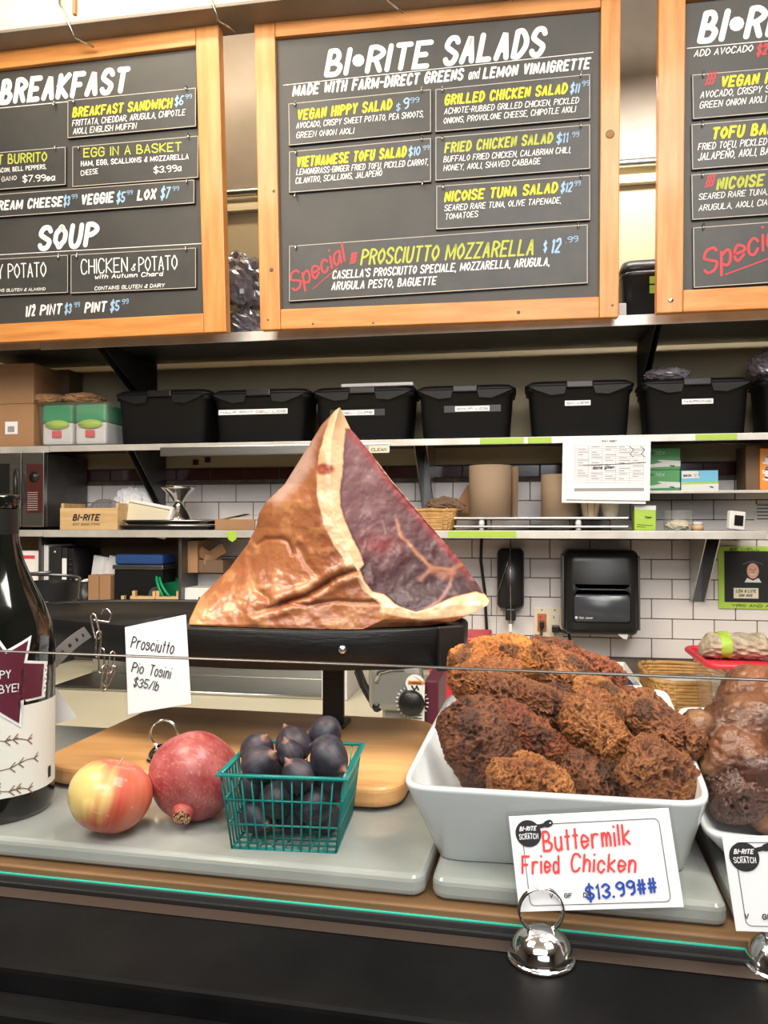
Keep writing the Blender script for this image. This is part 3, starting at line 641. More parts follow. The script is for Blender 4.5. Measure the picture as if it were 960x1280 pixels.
# clear lid on the third tub, film on the sixth
cx, Y, D, zt = T[2][1:]
x0, x1 = XY(425, Y), XY(516, Y)
t = thing('flat_package', 'pale clear flat lid pack lying on the black tub behind the ham tip', 'lid', ((x0+x1)/2, Y+.1, zt))
MB().rbox(x0, x1, Y+.01, Y+.2, zt+.0006, zt+.014, .005).build('lid_body', 'paper_grey', t)
def crumple(name, label, cat, c, rx, ry, rz, seed, m, amp=.35, n=56, base=True, group=None):
    rng = np.random.default_rng(seed); th = np.linspace(0, 2*PI, n, endpoint=False); ph = np.linspace(.08, PI-.08, n//2)
    A, B = np.meshgrid(th, ph); d = np.stack([np.cos(A)*np.sin(B), np.sin(A)*np.sin(B), np.cos(B)], -1).reshape(-1, 3)
    f = fbm(d*2.2+seed*3.1, 3); q = np.abs(fbm(d*5+seed*1.7, 3)-.5)*2
    r = 1-amp*.5+amp*f*1.2-amp*q*.7
    p = d*r[:, None]*np.array([rx, ry, rz]); 
    if base: p[:, 2] = np.maximum(p[:, 2], -rz*.8)
    p = p-np.array([0, 0, p[:, 2].min()])+np.array(c)
    o = grid_obj(name, p.reshape(n//2, n, 3), n, n//2, m)
    for pl in o.data.polygons: pl.use_smooth = False
    return tag(o, label, cat, group)
cx, Y, D, zt = T[5][1:]
crumple('film_wrap', 'clear film wrap bundle lying on the sixth black tub', 'wrap', (XY(836, Y+.05), Y+.07, zt+.001), .08, .05, .028, 3, 'bagfilm', .35, 40)
cx, Y, D, zt = T[6][1:]
o = crumple('plastic_bag', 'clear plastic bag standing on the rightmost tub, cut by the photo edge', 'bag', (XY(966, Y+.05), Y+.08, zt+.001), .07, .06, .055, 4, 'bagfilm', .4, 40)
# ---- cartons at the left of the middle shelf
MF = Matrix(((1, 0, 0, 0), (0, 0, -1, 0), (0, 1, 0, 0), (0, 0, 0, 1)))   # xy polygon -> xz wall plane
def carton(label, r, Y, depth, zt, m='kraft', lb=None, split=None):
    t, w, d, h = boxthing('cardboard_box', label, 'box', r, Y, depth, m, zt, group='brown cardboard boxes on the middle shelf')
    P = PM[t.name]
    MB(P).rbox(-w/2, w/2, -d/2, d/2, 0, h, .003).build('carton', m, t)
    MB(P).box(-w/2+.002, w/2-.002, -d/2-.0006, d/2+.0006, h*.985, h+.0008).build('top_flap', m, t)
    if lb:
        x, z, lw, lh = lb
        MB(P).box(x-lw/2, x+lw/2, -d/2-.0014, -d/2-.0006, z-lh/2, z+lh/2).build('shipping_label', 'paper', t)
        b = MB(P)
        for k in range(9): b.box(x-lw*.28+k*lw*.06, x-lw*.28+k*lw*.06+lw*.03, -d/2-.0020, -d/2-.0015, z-lh*.35, z+lh*.12)
        o = b.build('barcode', 'ink', t); o['kind'] = 'stuff'
    return t, h
Yc = Y2+.01
_, h1 = carton('lower brown cardboard box with a white label at the left photo edge', (-60, 506, 42, 551), Yc, .26, z2, lb=(.085, .075, .055, .05))
carton('upper brown cardboard box stacked at the left photo edge', (-60, 456, 42, 504), Yc, .26, z2+h1+.002)
X0, X1, za, zb = prect(50, 463, 84, 549, Y2+.22)
carton('dark cardboard box with pale label set back behind the clear bin', (47, 463, 86, 549), Y2+.2, .1, z2, 'kraft_dark', lb=(.0, .21, .05, .05))
# ---- clear bin with green packs
Yb = Y2+.008; X0, X1, za, zb = prect(42, 503, 137, 550, Yb); za = z2+.0006; w = X1-X0; h = zb-za; cx = (X0+X1)/2; D = .22
t = thing('clear_bin', 'clear plastic bin left of the black tubs holding green snack packs', 'bin', (cx, Yb+D/2, za))
b = MB()
def frm(w_, d_, z, e=.25, n=32): return [(cx+w_/2*math.copysign(abs(math.cos(2*PI*k/n))**e, math.cos(2*PI*k/n)), Yb+D/2+d_/2*math.copysign(abs(math.sin(2*PI*k/n))**e, math.sin(2*PI*k/n)), za+z) for k in range(n)]
b.loft([frm(w*.9, D*.9, .001), frm(w*.98, D*.98, h*.97), frm(w*1.06, D*1.06, h)], cap=False); b.add(frm(w*.9, D*.9, .001), [tuple(range(32))])
b.build('bin_body', 'clearplastic', t)
packs = [(cx-w*.22, 'left green snack pack in the clear bin'), (cx+w*.22, 'right green snack pack in the clear bin')]
for k, (px, l) in enumerate(packs):
    pt = thing('snack_pack', l, 'snack pack', (px, Yb+.1, za+.006), 'green snack packs in the clear bin')
    MB().rbox(px-w*.2, px+w*.2, Yb+.02, Yb+.17, za+.006, za+h*.55, .01, 2).build('pouch_base', 'steel_dark' if 0 else 'paper_grey', pt)
    MB().rbox(px-w*.2, px+w*.2, Yb+.018, Yb+.172, za+h*.55, za+h*.97, .01, 2).build('pouch_band', 'greenplastic', pt)
    MB().lathe([(.001, 0), (w*.16, .001), (w*.16, .003), (.001, .004)], 20, M=Matrix.Translation((px, Yb+.017, za+h*.5)) @ Matrix.Scale(.35, 4, (0, 0, 1)) @ Matrix.Rotation(PI/2, 4, 'X')).build('round_sticker', 'limegreen', pt)
    MB().rbox(px-w*.06, px+w*.06, Yb+.012, Yb+.0175, za+h*.2, za+h*.36, .002).build('red_emblem', 'red', pt)
for k, (px, l) in enumerate(((85-22, 'left brown bread roll pack on the clear bin'), (85+20, 'right brown bread roll pack on the clear bin'))):
    c0 = PY(px, 496, Yb+.08)
    crumple('roll_pack', l, 'bread pack', (c0.x, Yb+.08, za+h*1.005+.001), .085, .08, .026, 21+k, 'kraft', .25, group='brown packs on the clear bin')
# ---- bags on the top shelf
for k, (x, y, rx, rz, l) in enumerate(((306, 385, .075, .075, 'lower clear plastic bag in the gap between left and middle menu boards'), (300, 330, .085, .12, 'upper crumpled plastic bag in the gap between left and middle menu boards'))):
    X = XY(x, 2.95); z0 = zT+.001 if k == 0 else zT+.145
    crumple('plastic_bag', l, 'bag', (X, 2.95, z0), rx*1.3, .1, rz, 31+k, 'bagfilm', .45, 44, group='plastic bags on the top shelf')
X = XY(800, 2.95)
c0 = prect(776, 321, 850, 393, 2.86)
t = thing('food_container', 'black round edged container with green stickers between middle and right menu boards', 'container', ((c0[0]+c0[1])/2, 2.95, zT+.0008))
n = 40
def el(w_, d_, z): return [((c0[0]+c0[1])/2+w_/2*math.copysign(abs(math.cos(2*PI*k/n))**.4, math.cos(2*PI*k/n)), 2.97+d_/2*math.copysign(abs(math.sin(2*PI*k/n))**.4, math.sin(2*PI*k/n)), z) for k in range(n)]
w = c0[1]-c0[0]; hh = c0[3]-zT
MB().loft([el(w*.88, .2, zT+.001), el(w*.94, .21, zT+hh*.72), el(w*.99, .22, zT+hh*.74), el(w*.99, .22, zT+hh*.8)]).build('body', 'black', t)
MB().loft([el(w*1.0, .22, zT+hh*.805), el(w*1.0, .22, zT+hh*.87), el(w*.9, .19, zT+hh*.98), el(w*.6, .1, zT+hh)]).build('lid', 'black', t)
for (x0, y0, x1, y1) in ((812, 345, 830, 354), (812, 356, 830, 366)):
    c = prect(x0, y0, x1, y1, 2.858); MB().box(c[0], c[1], 2.8585, 2.8605, c[2], c[3]).build('green_sticker', 'limegreen', t)
MB().rbox(c0[0]-.01, c0[0]+.015, 2.83, 2.86, zT+.02, zT+.07, .004).build('side_clip', 'paper_grey', t)
# ---- microwave
Ym = Y3+.005; c = prect(-75, 567, 57, 658, Ym); t = thing('microwave_oven', 'stainless microwave oven on the lower shelf at the left photo edge', 'microwave', ((c[0]+c[1])/2, Ym+.15, z3+.001))
za = z3+.012
MB().rbox(c[0], c[1], Ym+.012, WY-.02, za, c[3], .003).build('casing', 'steel_dark', t)
MB().rbox(c[0], XY(28.5, Ym), Ym-.012, Ym+.0115, za, c[3], .003).build('door', 'steel', t)
MB().rbox(XY(29.5, Ym), c[1], Ym-.012, Ym+.0115, za, c[3], .003).build('control_panel', 'steel', t)
q = prect(-60, 580, 12, 634, Ym-.013); MB().rbox(q[0], q[1], Ym-.014, Ym-.0121, q[2], q[3], .001).build('door_window', 'black', t)
q = prect(33, 580, 53.5, 641, Ym-.013); MB().rbox(q[0], q[1], Ym-.014, Ym-.0121, q[2], q[3], .001).build('key_panel', 'tile_maroon', t)
p = PY(43, 596, Ym-.014); MB().lathe([(.0001, 0), (.021, 0), (.021, -.003), (.017, -.003), (.017, -.009), (.0001, -.011)], 24, M=Matrix.Translation(p) @ Matrix.Rotation(-PI/2, 4, 'X')).build('dial', 'black', t)
kb = MB(frame((q[0], Ym-.0142, q[2]), (1, 0, 0), (0, 0, 1)))
for i in range(9): ribbon(kb, [(.006, .012+i*.0085), (.05, .012+i*.0085)], .0014, .0005, 0)
o = kb.build('key_lettering', 'paper_grey', t); o['kind'] = 'stuff'
xh = XY(20, Ym-.03); zc = ZY(20, 609, Ym-.03)
MB().tube([(xh-.012, Ym-.013, zc+.065), (xh+.004, Ym-.04, zc+.055), (xh+.008, Ym-.045, zc), (xh+.004, Ym-.04, zc-.055), (xh-.012, Ym-.013, zc-.065)], .009, 10).build('door_handle', 'black', t)
for x in (c[0]+.04, c[1]-.03): MB().lathe([(.01, 0), (.012, .0115)], 12, c=(x, Ym+.04, z3+.0005)).build('foot', 'rubber', t)
# ---- wooden crate with print
def slat_box(label, r, Y, depth, zt, m='lightwood', words=None, grp=None, name='wooden_crate'):
    t, w, d, h = boxthing(name, label, 'crate', r, Y, depth, m, zt, group=grp); P = PM[t.name]; th = .007
    MB(P).rbox(-w/2, w/2, -d/2, -d/2+th, 0, h*.82, .001).build('front_board', m, t)
    MB(P).rbox(-w/2, w/2, d/2-th, d/2, 0, h*.82, .001).build('back_board', m, t)
    MB(P).rbox(-w/2, -w/2+.012, -d/2+th, d/2-th, 0, h, .001).build('end_board', m, t)
    MB(P).rbox(w/2-.012, w/2, -d/2+th, d/2-th, 0, h, .001).build('end_board', m, t)
    MB(P).box(-w/2+.012, w/2-.012, -d/2+th, d/2-th, .001, .006).build('bottom', m, t)
    if words:
        L_ = MB(P @ frame((-w/2, -d/2-.0004, 0), (1, 0, 0), (0, 0, 1)))
        for s, x0, y0, x1, hh, bo in words: text(L_, s, (x0*w, y0*h), (x1*w, y0*h), hh*h, 0, bo, .3)
        L_.build('lettering', 'ink', t)
    return t
slat_box('pale wooden crate with dark stamped print on the lower shelf', (75, 629, 147, 663), Y3+.01, .17, z3, words=[('BI-RITE', .22, .34, .70, .26, .2), ('EAT GOOD FOOD', .23, .17, .70, .09, .13)])
# papers + film behind the crate
def paper(label, r, Y, m='paper', rot=0, lean=0, cat='paper', name='paper_sheet', group=None, z0=None):
    X0, X1, za, zb = prect(*r, Y)
    if z0 is not None: zb += z0-za; za = z0
    M = Matrix.Translation(((X0+X1)/2, Y, za)) @ Matrix.Rotation(rot, 4, 'Y') @ Matrix.Rotation(lean, 4, 'X')
    o = MB(M).box(-(X1-X0)/2, (X1-X0)/2, 0, .0015, 0, zb-za).build(name, m); tag(o, label, cat, group); return o, M, X1-X0, zb-za
crumple('plastic_bag', 'crumpled clear plastic wrap behind the stamped wooden crate', 'bag', (XY(132, 3.08), 3.09, z3+.001), .09, .06, .07, 51, 'bag')
crumple('crumpled_paper', 'crumpled white papers heaped behind the stamped wooden crate', 'paper', (XY(160, 3.1), 3.13, z3+.001), .09, .04, .1, 52, 'paper', .45, 40)
# leaning white tray
c = prect(145, 622, 205, 658, Y3+.06)
M = Matrix.Translation((c[0]+.005, Y3+.07, z3+.004)) @ Matrix.Rotation(R(12), 4, 'Y') @ Matrix.Rotation(R(-14), 4, 'X') @ Matrix.Rotation(R(-8), 4, 'Z')
t = thing('serving_tray', 'white rimmed tray leaning behind the black sheet pan', 'tray', M=M)
MB(M).rbox(.01, .2, .004, .01, .01, .115, .002).build('tray_base', 'counter_white', t)
for (a0, a1, b0, b1) in ((0, .21, .115, .128), (0, .21, -.002, .01), (-.002, .01, 0, .128), (.2, .212, 0, .128)): MB(M).rbox(a0, a1, -.004, .012, b0, b1, .003).build('rim', 'plastic_w', t)
# sheet pan
def sheet_pan(label, x0, x1, yb, Y, D, z, hgt=.02, m='steel_dark'):
    X0, X1 = XY(x0, Y), XY(x1, Y)
    t = thing('sheet_pan', label, 'sheet pan', ((X0+X1)/2, Y+D/2, z))
    MB().box(X0+.012, X1-.012, Y+.012, Y+D-.012, z+.0008, z+.003).build('pan_floor', m, t)
    r = .004
    MB().tube([(X0, Y, z+hgt), (X1, Y, z+hgt), (X1, Y+D, z+hgt), (X0, Y+D, z+hgt)], r, 8, True).build('rolled_rim', 'steel', t)
    b = MB()
    a = [(X0, Y, z+hgt), (X1, Y, z+hgt), (X1, Y+D, z+hgt), (X0, Y+D, z+hgt), (X0+.012, Y+.012, z+.001), (X1-.012, Y+.012, z+.001), (X1-.012, Y+D-.012, z+.001), (X0+.012, Y+D-.012, z+.001)]
    b.add(a, [(0, 1, 5, 4), (1, 2, 6, 5), (2, 3, 7, 6), (3, 0, 4, 7)]); b.build('pan_wall', m, t)
    return t
sheet_pan('lower dark sheet pan on the lower shelf under the chrome pedestal', 150, 262, 0, Y3+.02, .22, z3+.0008, .016)
sheet_pan('upper dark sheet pan stacked under the chrome pedestal', 154, 262, 0, Y3+.03, .2, z3+.022, .014)
p = PY(223, 646, Y3+.12)
prof = [(.0001, 0), (.058, 0), (.060, .006), (.052, .022), (.038, .045), (.022, .066), (.018, .078), (.024, .095), (.042, .115), (.062, .135), (.068, .142), (.066, .145), (.04, .128), (.0001, .115)]
zp = z3+.0265
t = thing('chrome_pedestal', 'shiny hourglass shaped chrome pedestal standing on the sheet pan', 'pedestal', (p.x, Y3+.12, zp))
MB().lathe(prof, 40, c=(p.x, Y3+.12, zp)).build('body', 'chrome_soft', t)
# cardboard flat parts right of the pan
o = MB(Matrix.Translation((XY(292, Y3+.05), Y3+.07, z3+.001)) @ Matrix.Rotation(R(18), 4, 'Z')).rbox(-.075, .075, -.04, .06, 0, .04, .002).build('flat_carton', 'kraft'); tag(o, 'low brown flat carton on the lower shelf left of the ham', 'carton')
for k, (dx, dz, rz, l) in enumerate(((0, .046, 25, 'upper folded brown paper sheet on the flat carton left of the ham'), (-.03, .042, 8, 'lower folded brown paper sheet on the flat carton left of the ham'))):
    M = Matrix.Translation((XY(286, Y3+.05)+dx, Y3+.09, z3+dz)) @ Matrix.Rotation(R(rz), 4, 'Z') @ Matrix.Rotation(R(-7-5*k), 4, 'Y')
    o = MB(M).box(-.09, .09, -.05, .05, 0, .0018).build('folded_paper', 'kraft_dark' if k else 'kraft'); tag(o, l, 'paper', 'folded paper on the flat carton')
# ---- wicker basket on shelf right of ham
def wicker(label, cx, cy, z, w, d, h, rows, cols, name='wicker_basket', m='wicker', flare=1.15):
    t = thing(name, label, 'basket', (cx, cy, z)); n = 64
    def per(a, s):
        e = .35; return (cx+w/2*s*math.copysign(abs(math.cos(a))**e, math.cos(a)), cy+d/2*s*math.copysign(abs(math.sin(a))**e, math.sin(a)))
    b = MB()
    for r in range(rows):
        s = 1+(flare-1)*r/rows; zz = z+.004+(h-.008)*r/rows; pts = []
        for k in range(n*2):
            a = 2*PI*k/(n*2); x, y = per(a, s+.012*math.sin(cols*a*.5+PI*r)); pts.append((x, y, zz))
        b.tube(pts, h/rows*.62, 5, True)
    for k in range(cols):
        a = 2*PI*k/cols; b.tube([(*per(a, 1.03), z+.002), (*per(a, flare*1.02), z+h-.004)], .0028, 5)
    o = b.build('weave', m, t); o['kind'] = 'stuff'
    pts = [(*per(2*PI*k/n, flare*1.01), z+h-.002+.002*math.sin(k*2)) for k in range(n)]; MB().tube(pts, .007, 8, True).build('rim', m, t)
    MB().add([(*per(2*PI*k/n, .97), z+.002) for k in range(n)], [tuple(range(n))]).build('base', m, t)
    return t
X = XY(542, Y3+.1)
wicker('small wicker basket on the lower shelf right of the ham', X, Y3+.1, z3+.001, .15, .11, .075, 10, 22)
crumple('dried_leaves', 'dark dried leafy bits sticking up out of the small wicker basket', 'leaves', (XY(556, Y3+.12), Y3+.12, z3+.055), .07, .03, .032, 61, 'kraft_dark', .6, 40, False)
# ---- pan rack with paper rolls
Xa, Xb = XY(567, Y3+.02), XY(786, Y3+.02)
for k, (zz, l) in enumerate(((z3+.006, 'lower flat tray of the two stacked under the paper rolls'), (z3+.036, 'upper flat tray of the two stacked under the paper rolls'))):
    t = thing('metal_tray', l, 'tray', ((Xa+Xb)/2, Y3+.15, zz), 'stacked flat trays on the lower shelf')
    MB().rbox(Xa, Xb, Y3+.02, Y3+.26, zz+.004, zz+.011, .002).build('tray_plate', 'steel', t)
    for fx, fy in ((Xa+.1, Y3+.035), (Xb-.17, Y3+.035), (Xa+.1, Y3+.24), (Xb-.17, Y3+.24)): MB().lathe([(.011, -.004 if k == 0 else -.0185), (.009, .004)], 12, c=(fx, fy, zz)).build('foot', 'plastic_w', t)
zr = z3+.048
def roll(label, x, r, h, Y, m='kraft'):
    X = XY(x, Y); t = thing('paper_roll', label, 'paper roll', (X, Y, zr), 'brown paper rolls on the lower shelf')
    MB().lathe([(.02, 0), (r, 0), (r, h), (r-.001, h+.0005), (.022, h+.0005), (.02, h-.02)], 40, c=(X, Y, zr)).build('roll_body', m, t)
    return t, X
t, X = roll('large upright brown paper roll with loose end, right of the shelf bracket', 613, .078, .19, Y3+.11, 'kraft_roll')
pts = [(X+.078*math.cos(a), Y3+.11+.078*math.sin(a)) for a in (PI*.5, PI*.3, PI*.1, 0)]+[(X+.1, Y3+.07), (X+.092, Y3+.055)]
MB().add([(x, y, zr+.001) for x, y in pts]+[(x+(.004 if i > 3 else 0), y, zr+.186) for i, (x, y) in enumerate(pts)], [(i, i+1, 7+i, 6+i) for i in range(5)]).build('loose_end', 'kraft_roll', t)
roll('shorter brown paper roll partly behind the hanging paper sheets', 700, .068, .155, Y3+.13, 'kraft_roll')
o = MB(Matrix.Translation((XY(573, Y3+.14), Y3+.2, z3+.05)) @ Matrix.Rotation(R(25), 4, 'Z')).prism([(-.05, 0), (.05, 0), (.045, .13), (.03, .12)], -.001, .001, M=MF).build('folded_paper', 'kraft'); tag(o, 'brown paper corner rising behind the small wicker basket', 'paper')
for k, (x, l) in enumerate(((738, 'left pale cup with yellow stripes under the hanging sheets'), (763, 'right pale cup under the hanging sheets beside the green tea box'))):
    X = XY(x, Y3+.08); t = thing('paper_cup', l, 'cup', (X, Y3+.08, z3+.0008), 'pale cups on the lower shelf'); zc0 = zr+.0008 if k == 0 else zr+.0008
    PM[t.name] = Matrix.Translation((X, Y3+.08, zc0)); t.matrix_world = PM[t.name]
    MB().lathe([(.026, 0), (.034, .055), (.036, .056), (.036, .06), (.0001, .06)], 28, c=(X, Y3+.08, zc0)).build('cup_wall', 'counter_white', t)
    if k == 0:
        for a in (-PI*.62, -PI*.38):
            MB().tube([(X+.0275*math.cos(a), Y3+.08+.0275*math.sin(a), zc0+.002), (X+.0345*math.cos(a), Y3+.08+.0345*math.sin(a), zc0+.054)], .002, 6).build('stripe', 'orange', t)
# ---- hanging paper sheets
for k, (r, dy, l) in enumerate((((702, 548, 807, 628), .012, 'rear printed sheet of those hanging from the middle shelf'), ((707, 545, 812, 624), .018, 'front printed table sheet hanging from the middle shelf edge'))):
    Yp = Y2-dy; X0, X1, za, zb = prect(*r, Yp); M = Matrix.Translation((X0, Yp, za)) @ Matrix.Rotation(R(1.2), 4, 'Y')
    t = thing('printed_sheet', l, 'paper', M=M, group='sheets hanging from the middle shelf')
    MB(M).box(0, X1-X0, 0, .001, 0, zb-za).build('page', 'paper', t)
    if k:
        W_2, H_2 = X1-X0, zb-za; P = M @ frame((0, -.0002, 0), (1, 0, 0), (0, 0, 1)); b = MB(P)
        for i in range(15): ribbon(b, [(.1*W_2, H_2*(.86-.042*i)), (.92*W_2, H_2*(.86-.042*i))], .0008, .0004, 0)
        for i in range(6): ribbon(b, [(W_2*(.1+.164*i), H_2*.86), (W_2*(.1+.164*i), H_2*.27)], .0008, .0005, 0)
        for i in range(13):
            for j in range(5):
                if (i*3+j*5) % 4: ribbon(b, [(W_2*(.14+.164*j), H_2*(.84-.042*i)), (W_2*(.14+.164*j+.06+.03*((i+j) % 3)), H_2*(.84-.042*i))], .0022, .0006, 1)
        text(b, 'DAILY SHEET', (W_2*.42, H_2*.92), (W_2*.6, H_2*.92), .006, 2, .2)
        ribbon(b, [(.2*W_2, H_2*.545), (.5*W_2, H_2*.56), (.95*W_2, H_2*.6)], .0022, .0007, 2); text(b, 'done given', (.32*W_2, H_2*.48), (.58*W_2, H_2*.5), .012, 2, .2)
        ribbon(b, [(.75*W_2, .85*H_2), (.8*W_2, .8*H_2), (.76*W_2, .73*H_2), (.8*W_2, .68*H_2)], .002, .0007, 2); ribbon(b, [(.88*W_2, .85*H_2), (.93*W_2, .8*H_2), (.89*W_2, .73*H_2), (.94*W_2, .68*H_2)], .002, .0007, 2)
        b.add([(.1*W_2, .13*H_2, .0004), (.93*W_2, .15*H_2, .0004), (.93*W_2, .2*H_2, .0004), (.1*W_2, .18*H_2, .0004)], [(0, 1, 2, 3)], 1)
        o = b.build('printed_table', ['print_grey', 'print_grey', 'ink'], t); o['kind'] = 'stuff'
# ---- glove boxes
def pbox(label, r, Y, depth, zt, mats, draw, cat='box', name='glove_box', grp=None):
    t, w, d, h = boxthing(name, label, cat, r, Y, depth, mats[0], zt, group=grp); P = PM[t.name]
    MB(P).rbox(-w/2, w/2, -d/2, d/2, 0, h, .0015, 1).build('box_body', mats[0], t)
    b = MB(P @ frame((-w/2, -d/2-.0004, 0), (1, 0, 0), (0, 0, 1))); draw(b, w, h); b.build('printed_front', list(mats), t)
    return t, h
def q(b, a, mi, z=.0004): b.add([(x, y, z) for x, y in a], [tuple(range(len(a)))], mi)
def glove(b, w, h):
    q(b, [(0, h*.1), (w, h*.15), (w, h*.4), (w*.5, h*.45), (0, h*.3)], 1); q(b, [(w*.05, h*.3), (w*.3, h*.5), (w*.55, h*.35), (w*.3, h*.25)], 0, .0006)
    text(b, 'skin', (w*.06, h*.7), (w*.34, h*.7), h*.16, 2, .2); text(b, 'TEX', (w*.38, h*.7), (w*.62, h*.7), h*.14, 1, .1); ribbon(b, [(w*.75, h*.18), (w*.85, h*.16)], h*.05, .0008, 2)
_, hg = pbox('lower green glove box beside the hanging sheets', (800, 587.5, 850, 613, ), YM+.012, .1, zM, ('boxgreen', 'boxwhite', 'ink'), glove, grp='glove boxes on the narrow shelf')
pbox('upper green glove box beside the hanging sheets', (800, 560, 850.5, 587), YM+.012, .1, zM+hg+.001, ('boxgreen', 'boxwhite', 'ink'), glove, grp='glove boxes on the narrow shelf')
def glove2(b, w, h):
    q(b, [(0, 0), (w, 0), (w, h*.36), (0, h*.42)], 1); q(b, [(0, h*.3), (w, h*.33), (w, h*.42), (w*.4, h*.42), (0, h*.4)], 3, .0006); q(b, [(w*.02, h*.6), (w*.5, h*.62), (w*.45, h*.96), (w*.02, h*.97)], 1, .0005)
    text(b, 'skin', (w*.05, h*.68), (w*.28, h*.68), h*.16, 2, .22); text(b, 'TEX', (w*.32, h*.68), (w*.5, h*.68), h*.15, 2, .08); ribbon(b, [(w*.78, h*.18), (w*.85, h*.15)], h*.06, .0008, 2)
pbox('blue and white glove box on the narrow shelf at the right', (851.5, 588, 898, 613), YM+.012, .1, zM, ('boxblue', 'boxwhite', 'ink', 'limegreen'), glove2, grp='glove boxes on the narrow shelf')
def orng(b, w, h):
    MM = b.M; b.M = MM @ Matrix.Translation((w*.24, h*.2, 0)) @ Matrix.Rotation(PI/2, 4, 'Z'); text(b, 'Portion Bags', (0, 0), (h*.62, 0), .03, 1, .2); b.M = MM
pbox('tall orange box on the narrow shelf at the right photo edge', (950, 560, 1010, 613), YM+.015, .12, zM, ('orange', 'paper'), orng, name='orange_box')
o = MB().rbox(XY(928, YM+.08), XY(949, YM+.08), YM+.03, YM+.16, zM+.0005, zM+.16, .002).build('cardboard_box', 'kraft_dark'); tag(o, 'dark brown box side just left of the tall orange box', 'box')
# ---- small things on the lower shelf, right
def tea(b, w, h):
    q(b, [(0, h*.86), (w, h*.82), (w, h), (0, h)], 1); text(b, 'my', (w*.2, h*.48), (w*.42, h*.48), h*.08, 2, .15); text(b, 'Timer', (w*.46, h*.48), (w*.82, h*.48), h*.1, 3, .18); ribbon(b, [(w*.12, h*.24), (w*.85, h*.2)], h*.02, .0006, 3); ribbon(b, [(w*.12, h*.16), (w*.5, h*.14)], h*.02, .0006, 3)
pbox('lime green carton with white side on the lower shelf', (793, 632, 820, 664), Y3+.012, .07, z3, ('limegreen', 'boxwhite', 'boxwhite', 'ink'), tea, name='small_carton')
X = XY(847, Y3+.08); t = thing('deli_container', 'clear deli container of pale slices on the lower shelf', 'container', (X, Y3+.08, z3+.0008))
MB().lathe([(.046, 0), (.054, .07), (.056, .071)], 36, c=(X, Y3+.08, z3+.0008), cap=False).build('cup_wall', 'clearplastic', t)
o = crumple('pale_slices', 'pale slices inside the clear deli container', 'food', (X, Y3+.08, z3+.002), .045, .045, .02, 71, 'counter_white', .35, 40)
X = XY(872, Y3+.07); t = thing('tiny_jar', 'tiny beige jar beside the clear deli container', 'jar', (X, Y3+.07, z3+.0008)); MB().lathe([(.0001, 0), (.019, 0), (.02, .018), (.0001, .018)], 20, c=(X, Y3+.07, z3+.0008)).build('jar_body', 'lightwood', t); MB().lathe([(.0001, .0185), (.017, .0185), (.017, .03), (.0001, .03)], 20, c=(X, Y3+.07, z3+.0008)).build('jar_lid', 'paper_grey', t)
c = prect(909, 641, 931, 663, Y3+.04); M = Matrix.Translation(((c[0]+c[1])/2, Y3+.05, z3+.0035)) @ Matrix.Rotation(R(18), 4, 'Z') @ Matrix.Rotation(R(5), 4, 'Y')
t = thing('kitchen_timer', 'small white kitchen timer with dark screen on the lower shelf', 'timer', M=M)
MB(M).rbox(-.029, .029, -.011, .011, 0, .064, .005, 3).build('timer_body', 'plastic_w', t); MB(M).rbox(-.013, .02, -.0125, -.0105, .014, .05, .001).build('timer_screen', 'black', t)
X = XY(790, WY-.06); 
# notice with lines at far right on the tiles
c = prect(943, 630, 985, 652, WY-.011); t = thing('wall_notice', 'grey printed notice on the tiles at the right photo edge above the lower shelf', 'notice', ((c[0]+c[1])/2, WY-.01, c[2]))
MB().box(c[0], c[1], WY-.0095, WY-.0085, c[2], c[3]).build('notice_sheet', 'paper_grey', t); b = MB(frame((c[0], WY-.0097, c[2]), (1, 0, 0), (0, 0, 1)))
for i in range(5): ribbon(b, [(.01, .01+i*.013), (.11, .01+i*.013)], .0035, .0004, 0)
o = b.build('notice_lines', 'ink', t); o['kind'] = 'stuff'

# ================================================================ shelving unit below, left
ZB_ = .87; YU = Y3+.03; zU = ZY(140, 770, YU)
t = thing('shelving_unit', 'dark open shelving unit under the lower shelf at the left', 'shelving unit', ((XY(140, YU)), 3.04, ZB_+.002))
for x in (50, 225): MB().rbox(XY(x, YU)-.006, XY(x, YU)+.006, YU, WY-.06, ZB_+.002, z3-.029, .001).build('side_panel', 'steel_dark', t)
for z in (zU-.02,): MB().rbox(XY(50, YU)-.3, XY(225, YU)+.2, YU+.001, WY-.056, z-.012, z, .001).build('shelf_plate', 'steel_dark', t)
MB().box(XY(50, YU)-.3, XY(225, YU)-.0062, WY-.055, WY-.05, ZB_+.002, z3-.029).build('back_panel', 'kraft_dark', t)
zS = zU-.0195
def blk(name, label, cat, r, Y, d, m, grp=None, yaw=0, top=None):
    t, w, d, h = boxthing(name, label, cat, r, Y, d, m, zS, group=grp, yaw=yaw); P = PM[t.name]
    MB(P).rbox(-w/2, w/2, -d/2, d/2, 0, h, .0025).build('body', m, t)
    return t, w, d, h, P
t, w, d, h, P = blk('paper_box', 'white box with a pale red print under the microwave shelf', 'box', (18, 690, 48, 770), YU+.02, .15, 'plastic_w')
MB(P).rbox(-w*.35, w*.35, -d/2-.002, -d/2-.0005, h*.9, h*.95, .0005).build('red_print', 'red', t)
MB(P).box(-w/2-.001, w/2+.001, -d/2-.001, d/2+.001, h, h+.004).build('box_lid', 'paper', t)
